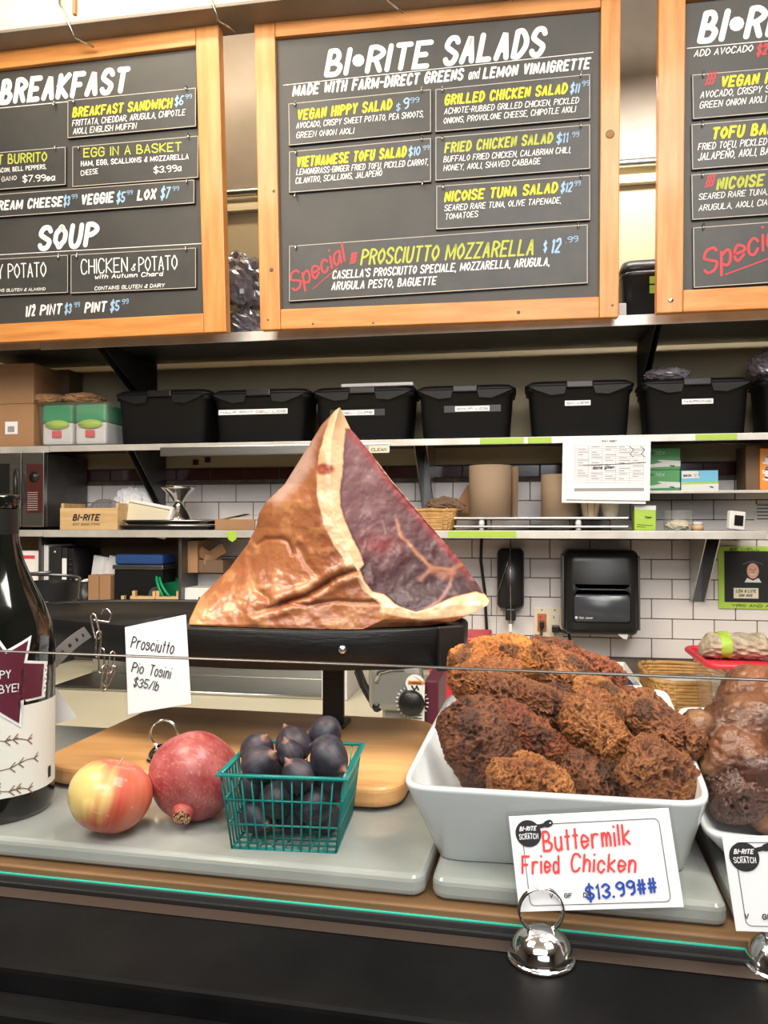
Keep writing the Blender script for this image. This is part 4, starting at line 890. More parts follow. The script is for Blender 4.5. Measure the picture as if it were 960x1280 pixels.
for k, (x0, x1, m, l) in enumerate(((51, 55.5, 'paper', 'leftmost white binder on the lower left shelf'), (56, 60, 'paper_grey', 'grey binder between the white and the dark binders'), (61, 76, 'black_matte', 'wide black binder with small white dot'), (77, 84, 'black_matte', 'black binder with a white spine card'), (85, 92, 'black', 'black ring binder beside the papers'))):
    t, w, d, h, P = blk('binder', l, 'binder', (x0, 681+k*1.2, x1, 770), YU+.02, .2, m, 'binders on the lower left shelf')
    if k == 2: MB(P).lathe([(.0001, 0), (.004, 0), (.004, -.001)], 10, M=Matrix.Translation((0, -d/2, h*.93)) @ Matrix.Rotation(-PI/2, 4, 'X')).build('spine_hole', 'paper', t)
    if k == 3: MB(P).box(-w*.4, w*.4, -d/2-.0015, -d/2-.0005, h*.5, h*.85).build('spine_card', 'paper', t)
    if k == 4: 
        for i in range(8): MB(P).tube([(-w*.3, -d/2-.002, h*(.35+.07*i)), (0, -d/2-.007, h*(.36+.07*i)), (w*.3, -d/2-.002, h*(.35+.07*i))], .0015, 5).build('ring', 'steel_dark', t)
for k, (x, rot, l) in enumerate(((112, 14, 'left white paper bundle leaning on the lower left shelf'), (126, 20, 'right white paper bundle leaning on the lower left shelf'))):
    X = XY(x, YU+.05); M = Matrix.Translation((X, YU+.1+.01*k, zS+.085)) @ Matrix.Rotation(R(rot-6), 4, 'Y') @ Matrix.Rotation(R(-20+k*15), 4, 'Z')
    o = MB(M).rbox(-.03, .03, -.012, .012, 0, .165, .001).build('paper_bundle', 'paper' if k == 0 else 'paper_grey'); tag(o, l, 'papers', 'paper bundles on the lower left shelf')
t, w, d, h, P = blk('cardboard_box', 'narrow tall cardboard box under the leaning papers', 'box', (110, 719, 138, 770), YU+.02, .12, 'kraft')
MB(P).box(-w*.02, w*.02, -d/2-.001, -d/2-.0003, .002, h-.002).build('box_seam', 'kraft_dark', t)
X = XY(97, YU+.0); t = thing('black_canister', 'black canister with chrome lid ring beside the narrow cardboard box', 'canister', (X, YU+.06, zS+.0005))
MB().lathe([(.0001, 0), (.045, 0), (.045, .15), (.0001, .15)], 28, c=(X, YU+.06, zS+.0005)).build('can_body', 'black', t); MB().tube([(X+.045*math.cos(a*PI/14), YU+.06+.045*math.sin(a*PI/14), zS+.153) for a in range(28)], .004, 6, True).build('lid_ring', 'chrome_soft', t)
X = XY(88, YU-.02); t = thing('chrome_ball', 'small shiny chrome ball in front of the black canister', 'knob', (X, YU+.0, zS+.05)); o = None
MB().lathe([(.018*math.sin(a*PI/10)+.0001, .018-.018*math.cos(a*PI/10)) for a in range(11)], 16, c=(X, YU-.0, zS+.06)).build('knob_ball', 'chrome', t); MB().tube([(X, YU, zS+.0005), (X, YU, zS+.0605)], .006, 8).build('stalk', 'steel_dark', t)
# black bin with blue lid
t, w, d, h, P = blk('lidded_bin', 'black bin with a blue lid on the lower left shelf', 'bin', (143, 712, 203, 770), YU+.04, .12, 'bin')
MB(P).rbox(-w*.53, w*.53, -d*.56, d*.56, h+.0005, h+.018, .004).build('grey_rim', 'steel_dark', t)
MB(P).rbox(-w*.5, w*.5, -d*.5, d*.5, h+.0185, h+.06, .012, 3).build('lid', 'blueplastic', t)
for k, (x0, x1, y0, l) in enumerate(((150, 165, 745, 'small pale wood box left of the two larger ones'), (164, 193, 739, 'left pale wood box in front of the black bin'), (194, 223, 739, 'right pale wood box in front of the black bin'))):
    slat_box(l, (x0, y0, x1, 771), YU+.0, .035, zS, grp='small pale wood boxes', name='wooden_box')
X = XY(198, YU+.05)
t = thing('plastic_disc', 'clear round plastic lid standing behind the pale wood boxes', 'lid', (X, YU+.037, zS)); 
MB().lathe([(.0001, 0), (.03, .001), (.033, .006), (.03, .008)], 28, M=Matrix.Translation((X, YU+.0365, zS+.10)) @ Matrix.Rotation(PI/2, 4, 'X'), cap=False).build('lid_disc', 'clearplastic', t)
for k, (x, l) in enumerate(((211, 'left green plastic lid upright beside the unit post'), (217, 'right green plastic lid upright beside the unit post'))):
    X = XY(x, YU+.1); M = Matrix.Translation((X, YU+.1, zS+.115)) @ Matrix.Rotation(R(62-8*k), 4, 'Y')
    o = MB(M).lathe([(.0001, 0), (.085, 0), (.088, .004), (.088, .010), (.083, .012), (.08, .004), (.0001, .004)], 36).build('green_lid', 'greenplastic'); tag(o, l, 'lid', 'green lids on the lower left shelf')
# carton with flaps and lettered white box, right of the post
zz = zS
Xq = prect(231, 676, 262, 716, YU+.06)
t = thing('open_carton', 'open cardboard carton with bent flaps behind the ham tail', 'box', ((Xq[0]+Xq[1])/2, YU+.12, Xq[2]))
zq = Xq[2]
MB().rbox(Xq[0], XY(247, YU+.06), YU+.06, YU+.2, zq, Xq[3], .002).build('carton_side', 'kraft', t)
MB().rbox(XY(247, YU+.06)+.0005, XY(280, YU+.08), YU+.07, YU+.2, zq, zq+.05, .002).build('carton_tray', 'kraft_dark', t)
for (x, y, r1, r2) in ((258, 694, 35, 20), (272, 690, -30, -10), (266, 700, 5, 40)):
    M = Matrix.Translation(PY(x, y, YU+.09)) @ Matrix.Rotation(R(r1), 4, 'Y') @ Matrix.Rotation(R(r2), 4, 'Z'); MB(M).box(-.035, .035, -.001, .001, -.02, .02).build('flap', 'kraft', t)
t2, w, d, h, P = blk('lettered_box', 'white box with black lettering low behind the ham tail', 'box', (228, 735, 275, 770), YU+.03, .12, 'plastic_w', yaw=R(-4))
bb = MB(P @ frame((-w/2, -d/2-.0005, 0), (1, 0, 0), (0, 0, 1))); text(bb, 'Arrow', (w*.42, h*.45), (w*.98, h*.5), h*.3, 0, .14, .1); bb.build('lettering', 'ink', t2)
MB(P).box(-w*.48, -w*.3, -d/2-.0015, -d/2-.0005, h*.1, h*.85).build('address_label', 'paper', t2)
_g = blk('grey_carton', 'grey carton carrying the open cardboard carton', 'box', (232, 717, 285, 770), YU+.16, .06, 'paper_grey')

# ================================================================ wall fittings
def wrect(r, Y): return prect(*r, Y)
# towel dispenser
c = wrect((706, 688, 799, 799), 3.02); t = thing('towel_dispenser', 'smoky black paper towel dispenser on the tiled wall', 'dispenser', ((c[0]+c[1])/2, 3.1, c[2]))
X0, X1, za, zb = c; n = 10
def rr(x0, x1, z0, z1, r, k=8):
    out = []
    for cx_, cz, a0 in ((x1-r, z0+r, -PI/2), (x1-r, z1-r, 0), (x0+r, z1-r, PI/2), (x0+r, z0+r, PI)):
        for i in range(k+1): a = a0+PI/2*i/k; out.append((cx_+r*math.cos(a), cz+r*math.sin(a)))
    return out
def shell(rings, name, m, t): 
    MB().loft([[(x, y, z) for x, z in rg] for y, rg in rings]).build(name, m, t)
shell([(WY-.009, rr(X0, X1, za+.012, zb, .02)), (3.06, rr(X0, X1, za+.012, zb, .02)), (3.03, rr(X0+.006, X1-.006, za+.018, zb-.006, .025)), (3.015, rr(X0+.025, X1-.025, za+.03, zb-.03, .03))], 'cover', 'black', t)
shell([(3.013, rr(X0+.03, X1-.03, za+.18, zb-.14+.0, .02)), (3.005, rr(X0+.035, X1-.035, za+.185, zb-.145, .02))], 'smoked_band', 'smoke', t)
shell([(3.0135, rr(X0+.03, X1-.03, za+.06, za+.165, .012)), (3.006, rr(X0+.036, X1-.036, za+.066, za+.16, .012))], 'lower_panel', 'smoke', t)
bb = MB(frame((X0, 3.0045, za), (1, 0, 0), (0, 0, 1))); text(bb, 'San Jamar', (.05, .075), (.1, .075), .008, 0, .15, 0, z=.0006); ribbon(bb, [(.04, .079)], .009, .0006, 0); bb.build('lettering', 'paper_grey', t)
MB().prism([(X1-.09, za+.03), (X1-.035, za+.03), (X1-.042, za-.0), (X1-.055, za+.002)], -3.035, -3.03, M=MF).build('towel_tip', 'paper_grey', t)
for x, s in ((X0-.004, 1), (X1+.004, -1)): MB().rbox(x-.004, x+.004, 3.05, WY-.009, za+.03, zb-.02, .003).build('side_edge', 'steel_dark', t)
# soap dispenser
c = wrect((621, 686, 655, 762), 3.1); X0, X1, za, zb = c; t = thing('soap_dispenser', 'narrow black soap dispenser on the tiles left of the towel dispenser', 'dispenser', ((X0+X1)/2, 3.14, za-.04))
shell([(WY-.009, rr(X0, X1, za, zb, .02)), (3.13, rr(X0, X1, za, zb, .02)), (3.105, rr(X0+.008, X1-.008, za+.01, zb-.01, .02))], 'cover', 'black', t)
cx = (X0+X1)/2; MB().rbox(cx-.02, cx+.02, 3.12, WY-.009, za-.045, za+.002, .006).build('push_lever', 'black', t)
MB().tube([(cx, 3.1, zb+.02), (cx, 3.098, za+.1), (cx+.002, 3.1, za-.06)], .0018, 6).build('hanging_wire', 'wire', t)
MB().tube([(cx, 3.1, zb-.02), (cx-.015, 3.095, zb-.07), (cx-.05, 3.1, za+.06), (cx-.055, 3.11, za-.1)], .0012, 6).build('loose_wire', 'wire', t)
MB().rbox(cx-.006, cx+.006, 3.095, 3.103, za-.085, za-.055, .002).build('wire_tag', 'plastic_w', t)
# outlet
c = wrect((667, 760, 704, 796), WY-.012); X0, X1, za, zb = c; t = thing('outlet_plate', 'steel double outlet plate between soap and towel dispensers', 'outlet', ((X0+X1)/2, WY-.01, za))
MB().rbox(X0, X1, WY-.0125, WY-.0085, za, zb, .001).build('plate', 'counter_white', t)
for k, f in enumerate((.28, .72)):
    x = X0+(X1-X0)*f; o = MB().rbox(x-.017, x+.017, WY-.0165, WY-.0128, za+.02, zb-.022, .002).build('socket', 'socket_orange' if k == 0 else 'counter_white', t)
    for zz in (.35, .65):
        MB().box(x-.006, x-.003, WY-.018, WY-.0168, za+(zb-za)*zz, za+(zb-za)*zz+.008).build('slot', 'ink', t)
    for zz in (za+.008, zb-.008): MB().lathe([(.0001, 0), (.003, 0), (.003, -.001), (.0001, -.0015)], 10, M=Matrix.Translation((x, WY-.0127, zz)) @ Matrix.Rotation(-PI/2, 4, 'X')).build('screw', 'steel_dark', t)
x = X0+(X1-X0)*.28; pz0 = za+.05
t = thing('power_plug', 'black plug in the orange socket with its cord hanging down', 'plug', (x, WY-.03, pz0)); MB().rbox(x-.009, x+.009, WY-.045, WY-.0185, pz0-.012, pz0+.014, .003).build('plug_body', 'black', t); MB().tube([(x, WY-.035, pz0-.01), (x-.004, WY-.035, pz0-.05), (x-.008, WY-.03, pz0-.2)], .005, 8).build('cord', 'black', t)
x = X0+(X1-X0)*.72
t = thing('power_plug', 'larger angled black plug in the right socket with curling cord', 'plug', (x, WY-.03, pz0-.02)); MB().rbox(x-.012, x+.016, WY-.055, WY-.0185, pz0-.028, pz0-.002, .004).build('plug_body', 'black', t); MB().tube([(x+.01, WY-.045, pz0-.016), (x+.05, WY-.05, pz0-.03), (x+.06, WY-.045, pz0-.08), (x+.058, WY-.04, pz0-.2)], .006, 8).build('cord', 'black', t)
o = MB().tube([PY(602, 672, 3.16), PY(601, 700, 3.17), PY(606, 740, 3.17), PY(609, 800, 3.17), PY(608, 830, 3.17)], .006, 8).build('power_cable', 'black'); tag(o, 'black power cord hanging down the tiles right of the ham', 'cord')
# framed picture with green border
Yp = WY-.014; c = wrect((898, 683, 985, 761), Yp); X0, X1, za, zb = c
t = thing('picture_sign', 'lime green bordered black sign with a face photo on the tiles', 'sign', ((X0+X1)/2, Yp, za))
MB().box(X0, X1, Yp-.002, Yp+.004, za, zb).build('green_card', 'limegreen', t)
c2 = wrect((905.5, 689, 978, 753), Yp-.003); MB().box(c2[0], c2[1], Yp-.0035, Yp-.0022, c2[2], c2[3]).build('black_card', 'black_matte', t)
b = MB(frame((c2[0], Yp-.0038, c2[2]), (1, 0, 0), (0, 0, 1))); pl = Plane(frame((c2[0], Yp-.0038, c2[2]), (1, 0, 0), (0, 0, 1)))
fx, fy = pl.px(941, 713)
def disc(b, x, y, rx, ry, z, mi, n=20): b.add([(x+rx*math.cos(2*PI*i/n), y+ry*math.sin(2*PI*i/n), z) for i in range(n)], [tuple(range(n))], mi)
disc(b, fx, fy+.004, .026, .034, .0005, 3); disc(b, fx, fy-.002, .021, .029, .0008, 0); b.add([(fx-.03, fy-.045, .0006), (fx+.03, fy-.045, .0006), (fx+.02, fy-.028, .0006), (fx, fy-.038, .0006), (fx-.02, fy-.028, .0006)], [(0, 1, 2, 3, 4)], 1)
for s in (-1, 1): disc(b, fx+s*.008, fy+.004, .003, .0018, .001, 3, 10)
ribbon(b, [(fx-.009, fy-.013), (fx-.004, fy-.017), (fx+.004, fy-.017), (fx+.009, fy-.013)], .003, .001, 1); ribbon(b, [(fx, fy+.003), (fx+.003, fy-.006), (fx, fy-.007)], .0015, .001, 3)
ribbon(b, [(fx-.035, fy+.022), (fx-.02, fy+.03), (fx, fy+.034), (fx+.025, fy+.028), (fx+.035, fy+.022)], .003, .0011, 2)
o = b.build('face_print', ['skin', 'paper_grey', 'steel_dark', 'ink'], t)
c3 = wrect((917, 735, 948, 748), Yp-.004); MB().box(c3[0], c3[1], Yp-.0048, Yp-.0037, c3[2], c3[3]).build('name_card', 'counter_white', t)
b = MB(frame((c3[0], Yp-.005, c3[2]), (1, 0, 0), (0, 0, 1))); w = c3[1]-c3[0]; text(b, 'LISA & LUTE', (.008, .022), (w-.008, .022), .012, 0, .16, .1); text(b, 'SAN JOSE', (.018, .006), (w-.02, .006), .011, 0, .16, .1); b.build('lettering', 'ink', t)
b = MB(frame((X0, Yp-.0021, za), (1, 0, 0), (0, 0, 1))); text(b, 'YIRO AND AMORE', (.045, .006), (.25, .006), .011, 0, .16, .1); text(b, 'BE WELL ... SAY HI', (.04, zb-za-.016), (.25, zb-za-.016), .01, 0, .16, .1); b.build('border_lettering', 'ink', t)
# ================================================================ back work counter
ZB = .87
t = thing('work_counter', 'off-white topped work counter along the tiled wall', 'counter', (-.6, 2.8, 0))
MB().rbox(-2.6, 1.6, 1.72, WY-.0095, ZB-.04, ZB, .004).build('counter_top', 'counter_white', t)
MB().box(-2.58, 1.58, 1.76, WY-.01, .001, ZB-.041).build('counter_base', 'steel_dark', t)
MB().rbox(-2.6, 1.6, WY-.03, WY-.0096, ZB+.0005, zj-2*pz-.002, .002).build('backsplash_strip', 'grout', t)
# things on it, right side
def tray_box(name, label, r, Y, D, m, wall=.006, cat='bin'):
    X0, X1, za, zb = prect(*r, Y); za = ZB+.0006; t = thing(name, label, cat, ((X0+X1)/2, Y+D/2, za))
    return t, X0, X1, za, zb
t, X0, X1, za, zb = tray_box('white_bin', 'white open bin with a navy cloth hanging over it on the work counter', (600, 850, 803, 880), 2.5, .42, 'plastic_w'); zb = .966; BY = 2.5
for (a0, a1, b0, b1) in ((X0, X1, BY, BY+.006), (X0, X1, BY+.414, BY+.42), (X0, X0+.006, BY+.0065, BY+.4135), (X1-.006, X1, BY+.0065, BY+.4135)):
    MB().rbox(a0, a1, b0, b1, za, zb, .002).build('bin_wall', 'plastic_w', t)
MB().box(X0+.006, X1-.006, BY+.007, BY+.413, za, za+.004).build('bin_floor', 'plastic_w', t)
n = 40
vs = []
for j in range(14):
    for i in range(n):
        u = i/(n-1); v = j/13; x = XY(738, 2.52)+u*(XY(799, 2.52)-XY(738, 2.52)); y = BY+.012+.2*v; z = zb-.03+.02*math.sin(u*9+v*4)*.6+.008*math.sin(u*23+v*7)+.02*math.exp(-((v-.35)/.3)**2)
        vs.append((x, y, z))
o = MB().add(vs, [(j*n+i, j*n+i+1, (j+1)*n+i+1, (j+1)*n+i) for j in range(13) for i in range(n-1)], 0, True).build('navy_cloth', 'navy'); tag(o, 'navy blue cloth draped over the white open bin', 'cloth')
md = o.modifiers.new('s', 'SOLIDIFY'); md.thickness = .003
Xa, Xb = XY(812, 2.62), XY(905, 2.62)
w = wicker('long wicker basket standing on the work counter by the wall', XY(860, 2.7), 2.72, ZB+.0055, .25, .34, .097, 9, 40, flare=1.07)
c = PY(851, 845, 2.62)
o = MB().lathe([(.0001, 0), (.08, 0), (.108, .012), (.109, .015), (.079, .004), (.0001, .003)], 40, c=(XY(860, 2.68), 2.72, ZB+.06)).build('white_plate', 'melamine'); tag(o, 'white round plate lying inside the long wicker basket', 'plate')
Yr = 2.2; X0, X1, za, zb = prect(886, 832, 1010, 905, Yr); za = ZB+.0006; D = .3
t = thing('food_bin', 'clear food bin with red rim on the work counter at the right edge', 'bin', ((X0+X1)/2, Yr+D/2, za))
def rrx(x0, x1, y0, y1, r, z): 
    return [(x, y, z) for x, y in rr(x0, x1, y0, y1, r, 5)]
MB().loft([rrx(X0+.03, X1-.03, Yr+.03, Yr+D-.03, .02, za), rrx(X0+.012, X1-.012, Yr+.012, Yr+D-.012, .025, zb-.012)], cap=False).build('bin_wall', 'clearplastic', t)
MB().tube(rrx(X0, X1, Yr, Yr+D, .03, zb-.004), .009, 8, True).build('red_rim', 'redplastic', t)
MB().loft([rrx(X0+.004, X1-.004, Yr+.004, Yr+D-.004, .03, zb-.012), rrx(X0+.006, X1-.006, Yr+.006, Yr+D-.006, .03, zb-.006)]).build('lid_sheet', 'redplastic', t)
# wrapped sandwich
Xs = XY(921, Yr+.12); L = .19
rings = []; rg = random.Random(4)
for i in range(22):
    u = i/21; x = Xs-L/2+L*u; k = min(1, .55+4*u) if u < .12 else (1 if u < .86 else max(.35, 1-(u-.86)*4.2)); k = max(k, .4)
    rings.append([(x, Yr+.13+.05*k*(1+.07*math.sin(9*a+i))*math.cos(a*2*PI/26), zb+.0045+.034*k+.034*k*(1+.09*math.sin(5*a+i*1.3))*math.sin(a*2*PI/26)) for a in range(26)])
t = thing('wrapped_sandwich', 'paper wrapped sandwich lying on the red rimmed bin', 'sandwich', (Xs, Yr+.13, zb+.004))
mz = min(v[2] for r_ in rings for v in r_); rings = [[(x, y, z-mz+zb-.0055) for x, y, z in r_] for r_ in rings]
MB().loft(rings, sm=False).build('wrapper', 'sandwich', t)
MB().loft([[(x, (y-Yr-.13)*1.04+Yr+.13, (z-zb-.03)*1.04+zb+.03) for x, y, z in r_] for r_ in rings[5:9]], cap=False).build('green_sticker', 'limegreen', t)
o = MB(Matrix.Translation((XY(556, 2.5), 2.6, ZB+.001))).rbox(-.05, XY(612, 2.5)-XY(556, 2.5), -.1, .1, 0, ZY(590, 797, 2.5)-ZB, .008, 2).build('red_bin', 'redplastic'); tag(o, 'red plastic bin behind the left end of the fried chicken', 'bin')
# grey steel tray and white board behind the stand, left
Yg = 2.57
X0, X1, za, zb = prect(60, 826, 402, 850, Yg); za = ZB+.0006
t = thing('steel_tray', 'long brushed steel tray on the work counter below the black stand', 'tray', ((X0+X1)/2, Yg+.1, za))
MB().rbox(X0, X1, Yg, Yg+.3, za, za+.006, .002).build('tray_floor', 'steel', t); MB().rbox(X0, X1, Yg+.294, Yg+.3, za+.0065, za+.12, .002).build('back_wall', 'steel', t)
MB().tube([(X0, Yg+.29, za+.125), (X1, Yg+.29, za+.125)], .009, 8).build('rolled_edge', 'steel', t); MB().tube([(X0, Yg, za+.008), (X1, Yg, za+.008)], .006, 8).build('front_edge', 'steel', t)
X = XY(390, Yg); o = MB().rbox(XY(402, Yg), XY(434, Yg), Yg, Yg+.25, ZB+.0006, ZB+.17, .004).build('paper_sheath', 'paper_grey'); tag(o, 'grey white block behind the black post on the work counter', 'block')
# ---- meat slicer
Ys = 1.95
X0, X1, za, zb = prect(470, 832, 538, 990, Ys); zl = ZY(500, 890, Ys)
t = thing('meat_slicer', 'grey metal slicer with round black knob behind the cutting board', 'slicer', ((X0+X1)/2, Ys+.15, ZB+.001))
MB().rbox(X0+.01, X1-.005, Ys+.02, Ys+.3, ZB+.0006, zl+.04, .02, 3).build('housing', 'slicer', t)
MB().rbox(X0-.02, X1-.02, Ys+.0, Ys+.03, zl+.0, zb, .018, 3).build('front_plate', 'slicer', t)
p = PY(515, 878, Ys-.005); kn = MB(Matrix.Translation(p) @ Matrix.Rotation(PI/2, 4, 'X'))
kn.lathe([(.033, -.004), (.033, .0), (.031, .018), (.026, .024), (.0001, .026)], 36); kn.build('knob', 'black', t)
sc = MB(Matrix.Translation(p) @ Matrix.Rotation(PI/2, 4, 'X'))
for a in range(24): sc.box(-.0012, .0012, .035, .041, -.003, -.002, M=Matrix.Rotation(a*PI/12, 4, 'Z'))
o = sc.build('dial_marks', 'paper', t); o['kind'] = 'stuff'
c = prect(508, 843, 530, 930, Ys-.012); lp = [(c[0]+.012, c[2]), (c[1], c[2]), (c[1]+.002, c[3]-.02)]+[(((c[0]+c[1])/2)+.024*math.cos(a), c[3]-.024+.024*math.sin(a)) for a in [i*PI/10 for i in range(0, 11)]]+[(c[0]+.004, c[3]-.04), (c[0]+.01, c[3]-.06)]
MB().prism(lp, -(Ys-.012), -(Ys-.0135), M=MF).build('warning_label', 'plastic_w', t)
MB().box(c[0]+.004, c[1]-.001, Ys-.0147, Ys-.0136, c[3]-.024, c[3]-.015).build('orange_bar', 'orange', t)
b = MB(frame((c[0], Ys-.0148, c[3]), (1, 0, 0), (0, 0, 1))); text(b, 'WARNING', (.007, -.023), (.037, -.023), .006, 0, .2, 0)
for i in range(11): ribbon(b, [(.016, -.05-.008*i), (.038, -.05-.008*i)], .0022, .0004, 0)
ribbon(b, [(.014, -.028), (.02, -.038), (.026, -.028), (.03, -.036)], .004, .0004, 0); b.build('lettering', 'ink', t)
MB().tube([PY(470, 852, Ys), PY(474, 840, Ys), PY(488, 836, Ys), PY(505, 836, Ys)], .006, 8).build('guard_rod', 'steel', t)
MB().tube([PY(472, 885, Ys), PY(455, 858, Ys+.1), PY(448, 840, Ys+.15)], .012, 8).build('arm', 'black', t)
MB().rbox(XY(531, Ys), XY(548, Ys), Ys+.0, Ys+.2, ZB+.0006, ZY(540, 850, Ys), .006).build('red_side', 'maroon', t)

# ================================================================ front counter
A2 = R(-2); O = PD(480, 1137, .705); ZLED = 1.100; O.z = ZLED
CF = Matrix.Translation(O) @ Matrix.Rotation(A2, 4, 'Z'); CI = CF.inverted()
def cl(x, y, z): p = CI @ PZ(x, y, z); return p.x, p.y
ZM_ = 1.135; ZW = 1.103
C0 = CF @ Matrix.Translation((0, 0, -ZLED))
t = thing('display_case', 'glossy black ledge of the display case along the front', 'display case', M=CF)
y0 = cl(100, 1218, ZLED)[1]
MB(C0).rbox(-1.3, 1.0, y0, .52, ZLED-.05, ZLED, .006, 3).build('ledge', 'ledge', t)
MB(C0).rbox(-1.3, 1.0, y0-.028, y0-.001, ZLED-.06, ZLED-.018, .008, 3).build('bumper_strip', 'ledge', t)
sw = []
for i in range(9):
    a = i/8*PI/2; sw.append((y0-.03-.06*math.sin(a), ZLED-.075-.09*(1-math.cos(a))*3))
MB(C0).loft([[(x, y, z) for y, z in [(sw[i][0], sw[i][1]) for i in range(9)]+[(y0+.1, sw[-1][1]), (y0+.1, ZLED-.075)]] for x in (-1.3, 1.0)], sm=False).build('curved_front', 'ledge', t)
MB(C0).box(-1.3, 1.0, y0+.06, .5, .001, ZLED-.06).build('case_body', 'black', t)
MB(C0).rbox(-1.3, 1.0, -.012, -.008, ZLED+.0003, ZLED+.005, .001).build('front_bead', 'black', t)
MB(C0).rbox(-1.3, 1.0, -.03, -.0125, ZLED+.0003, ZLED+.0012, .0005).build('wood_reflection', 'reflected_wood', t)  # flat brown strip imitating the wood's reflection below the glass
MB(C0).rbox(-1.3, 1.0, -.002, .008, ZLED+.0003, ZLED+.007, .001).build('glass_channel', 'rubber', t)
# glass panel
gz1 = (EYE+ray(490, 836)*((O-EYE).dot(FW)/1)).z; g = CI @ PY(490, 836, (CF @ Vector((0.0, 0, 0))).y); zt = g.z+ZLED
zt = PD(490, 836, .7).z
t = thing('glass_screen', 'clear glass screen with green edge standing in front of the food', 'glass screen', M=CF)
MB(CF).box(-1.2, .95, .0, .006, .0085, zt-ZLED).build('glass_pane', 'glass', t)
MB(CF).box(-1.2, .95, -.0002, .0062, .0072, .0084).build('lower_edge', 'glass_edge', t)
MB(CF).rbox(-1.2, .95, -.0003, .0063, zt-ZLED+.0001, zt-ZLED+.0016, .0005, 1).build('upper_edge', 'steel_dark', t)
# wooden under-board
yw = cl(300, 1108, ZW)[1]
def slab(name, label, cat, poly, z0, z1, m, bev=.003, parent=None, grp=None):
    bm = bmesh.new(); vs = [bm.verts.new((x, y, z0)) for x, y in poly]; f = bm.faces.new(vs)
    r = bmesh.ops.extrude_face_region(bm, geom=[f]); bmesh.ops.translate(bm, verts=[v for v in r['geom'] if isinstance(v, bmesh.types.BMVert)], vec=(0, 0, z1-z0))
    bmesh.ops.recalc_face_normals(bm, faces=bm.faces[:])
    ed = [e for e in bm.edges if abs(e.verts[0].co.z-e.verts[1].co.z) < 1e-6]
    bmesh.ops.bevel(bm, geom=ed, offset=bev, segments=3, affect='EDGES', profile=.5)
    b = MB(CF); b.add([v.co.copy() for v in bm.verts], [[v.index for v in f.verts] for f in bm.faces]); bm.free()
    o = b.build(name, m, parent)
    if label: tag(o, label, cat, grp)
    return o
def rpoly(x0, x1, y0, y1, r=(.02,)*4, k=6):
    out = []; 
    for (cx_, cy_, a0), rr_ in zip(((x1, y0, -PI/2), (x1, y1, 0), (x0, y1, PI/2), (x0, y0, PI)), r):
        sx = -1 if cx_ == x1 else 1; sy = -1 if cy_ == y1 else 1
        for i in range(k+1): a = a0+PI/2*i/k; out.append((cx_+sx*rr_+rr_*math.cos(a), cy_+sy*rr_+rr_*math.sin(a)))
    return out
UZ_ = ZLED+.0005-ZLED
slab('wooden_shelf', 'brown wooden shelf board under the marble slabs behind the glass', 'board', rpoly(-1.15, .9, cl(500, 1131, ZLED+.015)[1], .5, (.004,)*4), .0006, .015, 'shelfwood', .002)
# marble
zb_ = .0155; zt_ = ZM_-ZLED
xr, yf = cl(531, 1093, ZM_); _, yf2 = cl(100, 1060, ZM_); yf = (yf+yf2)/2

slab('marble_slab', 'grey green marble slab carrying the apple, pomegranate and fig basket', 'marble slab', rpoly(-1.1, xr, yf, yf+.42, (.014, .01, .01, .01)), zb_, zt_, 'marble', .006, grp='marble slabs behind the glass')
xl2, _ = cl(537, 1093, ZM_); xr2, _ = cl(905, 1120, ZM_)
slab('marble_slab', 'grey green marble slab under the white bowl of fried chicken', 'marble slab', rpoly(xl2+.002, xr2, yf, yf+.42, (.01, .01, .01, .014)), zb_, zt_, 'marble', .006, grp='marble slabs behind the glass')
slab('marble_slab', 'grey green marble slab at the right photo edge under the roast', 'marble slab', rpoly(xr2+.006, xr2+.5, yf+.01, yf+.42, (.01, .01, .01, .01)), zb_, zt_, 'marble', .006, grp='marble slabs behind the glass')
# cutting board
HB = .027; zc0 = zt_+.0006; ztop = ZM_+HB
xa, ya = cl(70, 965, ztop); xb, yb = cl(527, 940, ztop); _, yk = cl(300, 887, ztop); _, yf3 = cl(300, 974, ztop)
xa = cl(66, 940, ztop)[0]

cb = slab('cutting_board', 'thick orange brown wooden cutting board with rounded corners', 'cutting board', rpoly(xa, xb, yf3, yk, (.035, .05, .05, .06), 8), zc0+.004, zc0+HB, 'cutboard', .006)
for (fx, fy) in ((xa+.09, yf3+.04), (xb-.05, yf3+.04), (xa+.09, yk-.05), (xb-.05, yk-.05)):
    MB(CF).lathe([(.0001, 0), (.009, 0), (.008, .0036), (.0001, .0036)], 12, c=(fx, fy, zc0)).build('rubber_foot', 'rubber', cb)
ZCB = ZM_+.0006+HB
# bottom sheet visible behind the board
yq = PZ(300, 886, ZB)
# ================================================================ ham stand
ZS = 1.45-.132
eL, eR = PD(42, 655, 1.30), PD(580, 655, 1.05); SC = (eL+eR)/2; cx, cy = SC.x, SC.y; EA = (eR-eL).length/2; EB = .165; ea = math.atan2(eR.y-eL.y, eR.x-eL.x)
ph = 72
def ering(da, z): return [(cx+(EA+da)*math.cos(k*2*PI/ph)*math.cos(ea)-(EB+da)*math.sin(k*2*PI/ph)*math.sin(ea), cy+(EA+da)*math.cos(k*2*PI/ph)*math.sin(ea)+(EB+da)*math.sin(k*2*PI/ph)*math.cos(ea), z) for k in range(ph)]
t = thing('ham_stand', 'oval black stand with deep rim holding the ham above the cutting board', 'stand', (cx, cy, ZCB))
MB().loft([ering(-.004, ZS-.012), ering(-.004, ZS-.0005)]).build('platform', 'standblack', t)
MB().loft([ering(-.0035, ZS-.046), ering(.002, ZS-.046), ering(.003, ZS), ering(.001, ZS+.003), ering(-.0035, ZS+.002), ering(-.0035, ZS-.046)], cap=False).build('rim_band', 'standblack', t)
